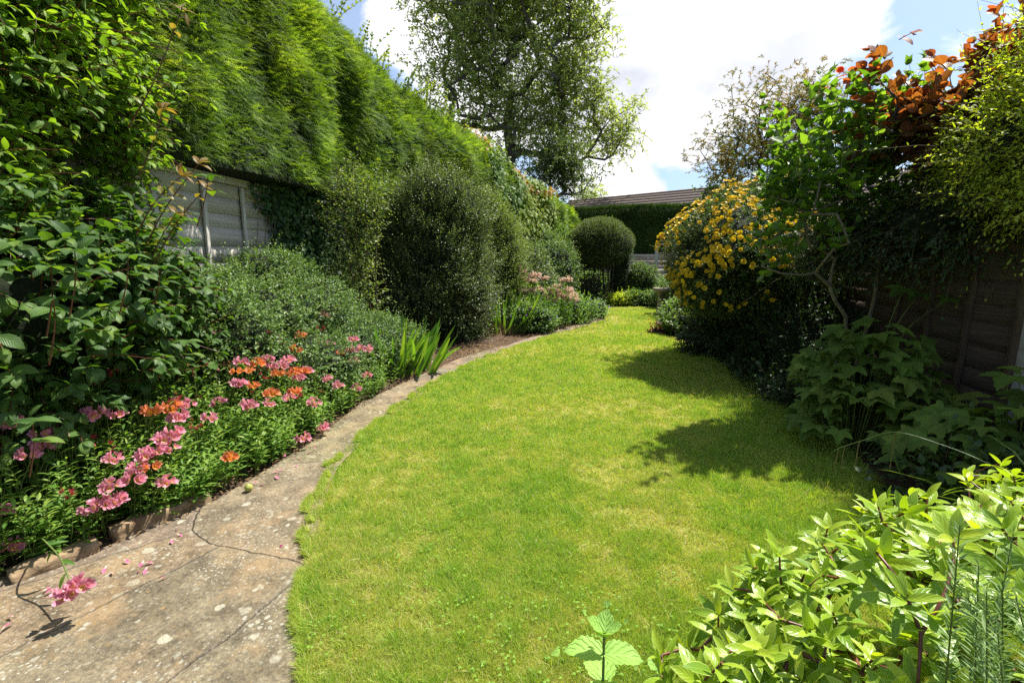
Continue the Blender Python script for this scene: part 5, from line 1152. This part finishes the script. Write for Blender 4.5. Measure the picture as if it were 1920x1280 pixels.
# ---------------------------------------------------------------- right foreground shrub
def daphne():
    t = thing('daphne_shrub', 'glossy lime green shrub with whorled leaves and dark red branches in the near right corner', 'shrub', (1.5, 1.2, 0))
    bl = [((.82, 1.2, .22), (.42, .34, .24)), ((1.1, 1.0, .3), (.5, .35, .3)), ((1.32, 1.28, .33), (.62, .42, .36)), ((1.75, 1.3, .42), (.6, .5, .36)), ((.98, 1.12, .27), (.38, .36, .3)), ((1.5, .95, .38), (.65, .35, .34)), ((2.05, 1.5, .45), (.45, .45, .35))]
    tg, Nn = blob_sample(bl, 620, .18, 3, .1, .72, 1.02, bias=lambda P, N: N[:, 2] > -.15); 
    base = [np.array([1.45, 1.12, .0]), np.array([1.47, 1.12, .08]), np.array([1.46, 1.12, .16])]
    pos, par, cnt, tips = grow(base, tg, .08, .35, .1, .15); skeleton('branch', pos, par, cnt, .0028, .38, .014, M['redstem'], t, 8)
    tp = np.concatenate([pos[tips], [D(1630, 1018, 1.12), D(1788, 1008, 1.1), D(1655, 1050, 1.08), D(1782, 1070, 1.06), D(1700, 1120, 1.0), D(1745, 1150, .99), D(1880, 990, 1.2)]]); order = [int(np.argmin(np.linalg.norm(tg-p, axis=1))) for p in tp]; N_ = Nn[order]; ax = nrm(N_*.6+np.array([-.1, -.1, .8])+rng.normal(size=N_.shape)*.38); m = len(tp)
    u = nrm(np.cross(ax, rnd3(m))); v = np.cross(ax, u); PP = []; DD = []; NN = []; LL = []; RR = []; r0 = rng.random(m)
    for k in range(9):
        a = k*2.4; f = k/8; rad = math.cos(a)*u+math.sin(a)*v; el = .15+1.2*f**1.5
        PP.append(tp-ax*(.05*(1-f))); DD.append(rad+ax*el+rng.normal(size=(m, 3))*.1); NN.append(ax-rad*el*.6+rng.normal(size=(m, 3))*.12); LL.append((.088+.035*rng.random(m))*(1-.35*f)); RR.append(np.clip(.15+.35*r0+.45*f+.1*rng.normal(size=m), 0, 1))
    PP, DD, NN, LL, RR = map(np.concatenate, (PP, DD, NN, LL, RR)); leaves('foliage', PP, DD, NN, LL, LL*(.27+.1*rng.random(len(LL))), T_OVAL, M['rhodo'], t, .2+.7*rng.random(len(PP)), RR)
    for pts in ([(1725, 1185, .98), (1690, 1100, 1.02), (1662, 1060, 1.05), (1630, 1020, 1.12)], [(1725, 1185, .98), (1760, 1130, 1.0), (1785, 1060, 1.05), (1788, 1010, 1.1)], [(1925, 1045, 1.2), (1895, 1010, 1.2), (1880, 990, 1.2)], [(1725, 1180, .98), (1722, 1250, .95), (1715, 1330, .93)]):
        tube('branch', [D(*p) for p in pts], .0045, .003, M['redstem'], t, 12, 8, .004)
    return t
daphne()
def rosemary():
    t = thing('rosemary', 'upright rosemary sprigs with needle leaves at the lower right edge', 'shrub', (1.25, .8, 0))
    P = []; Dv = []; L = []
    for (px, py, Y, l) in ((1800, 985, .92, .42), (1850, 1110, .8, .4), (1900, 1000, .95, .5), (1870, 1180, .75, .35), (1905, 1120, .8, .4), (1835, 1060, .88, .35), (1930, 1060, .9, .5), (1880, 1090, .85, .4), (1815, 1120, .85, .3)):
        tip = D(px, py, Y); d = nrm(np.array([-.12+rng.normal()*.12, .05, 1.])); P.append(tip-d*l); Dv.append(d); L.append(l)
    P = np.array(P); Dv = np.array(Dv); L = np.array(L)
    twig_leaves(P, Dv, L, 64, .030, .0048, T_TINY, M['rosemary'], 'foliage', t, True, 1.2, .0, .2, twig_mat=M['stem'], twig_r=.0022, up=.3)
    for p in P: tube('stem', [(1.3, .82, 0), (p[0]*.5+.65, p[1]*.5+.4, p[2]*.5), p], .006, .003, M['twig'], t, 8, 6)
rosemary()
def mint():
    T_MINT = leaf_t([(0, 0)]+[(y, .98*math.sin(min(1, y*1.25+.12)*math.pi)**.6*(1 if k % 2 else .88) if y < .85 else .42*(1-y)/.15+.05) for k, y in enumerate(np.linspace(.05, .96, 18))]+[(1, 0)], 4, .25, .02)
    t = thing('mint_plant', 'single pale green mint stem with broad crinkled leaves at the bottom of the lawn', 'plant', (.24, 1.0, 0))
    top = D(1133, 1185, 1.0); base = np.array([top[0]+.01, top[1]+.02, 0]); tube('stem', [base, (base+top)/2, top], .004, .003, M['stem'], t, 8, 8)
    for lev, (dz, L) in enumerate(((-.21, .12), (-.135, .135), (-.06, .13), (-.005, .075))):
        for k in range(2 if lev < 3 else 4):
            a = lev*math.pi/2*.9+k*(math.pi if lev < 3 else math.pi/2)+.15; d = np.array([[math.cos(a), math.sin(a), .25 if lev < 3 else .7]]); p = top+np.array([0, 0, dz])
            leaves('leaf', p[None], d, np.array([[0, 0, 1.]])-d*.3, L, L*.62, T_MINT, M['mint'], t, .8 if lev < 3 else -.3)
mint()

# ---------------------------------------------------------------- trees beyond
def big_tree():
    Y = 26.0; bl = []
    for px, py, rx, rz in ((960, 60, 135, 150), (870, 120, 85, 110), (1050, 110, 85, 130), (960, 210, 100, 90), (850, 40, 60, 90), (1090, 50, 45, 80), (1110, 235, 75, 45), (1150, 240, 40, 45), (1010, 270, 70, 60), (900, -80, 140, 130), (1030, -90, 110, 130), (1075, 190, 55, 50), (1120, 240, 60, 40), (1160, 225, 35, 50), (1150, 285, 35, 22), (1165, 250, 30, 45), (1100, 190, 50, 50), (1060, 320, 45, 40)):
        c = D(px, py, Y); k = np.linalg.norm(c-np.array([0, 0, 1.5]))/FPX; bl.append((c, (rx*k, max(rx, 60)*k*.9, rz*k)))
    b = D(958, 400, Y); base = [np.array([b[0], Y, z]) for z in (0, 2.5, 5.0, 6.5)]; base += [np.array([b[0]-.2, Y, 8.0]), np.array([b[0], Y+.1, 9.5])]
    tree_like('ash_tree', 'large open crowned tree with grey branches standing beyond the conifer hedge', base, blob_fill([(c, tuple(max(q, 1.1) for q in rr)) for c, rr in bl], 950, 6.0), .014, .44, .30, M['bark'], 0, .36, .20, .10, T_TINY, M['tree'], seg=.9, ntw=10, tw_len=.6, nleaf=6, jit=.22, up=.5, droop=.6, curl=.2, twr=.009, upn=.6)
    bl = []
    for px, py, rx, rz in ((1050, 300, 45, 50), (1075, 340, 35, 40), (1020, 330, 45, 60), (1070, 290, 30, 25)):
        c = D(px, py, 23.0); k = c[1]/FPX; bl.append((c, (rx*k, rx*k, rz*k)))
    tree_like('bay_tree', 'darker dense tree in front of the big open tree at the end of the hedge', [np.array([2.2, 23, z]) for z in (0, 2, 3.5)], blob_fill(bl, 130, 2), .014, .45, .15, M['bark'], 0, .3, .13, .07, T_TINY, M['tree2'], seg=.6, ntw=12, tw_len=.35, nleaf=6)
    c = D(1108, 368, 34.0); tree_like('distant_tree', 'small distant pale green tree top left of the tiled roof', [np.array([c[0], 34, z]) for z in (0, 2, 3.5)], blob_fill([(c, (1.1, 1.0, .8)), (c-np.array([0, 0, 1.2]), (1.3, 1, 1))], 60), .014, .45, .12, M['bark'], 0, .3, .16, .09, T_TINY, M['tree'], seg=.6, ntw=12, tw_len=.35, nleaf=6)
big_tree()
c = D(1345, 335, 13.0)
tree_like('small_maple', 'dark leaved small tree between the tiled roof and the bronze maple', [np.array([c[0]+.2, 13, z]) for z in (0, 1.5, 2.3)], blob_fill([((c[0]+.15, 13, 3.0), (.55, .5, .55)), ((c[0]+.3, 13, 3.9), (.5, .4, .45))], 60), .007, .45, .08, M['bark'], 0, .15, .08, .06, T_MID, M['tree2'], seg=.3, ntw=7, tw_len=.2, nleaf=5)
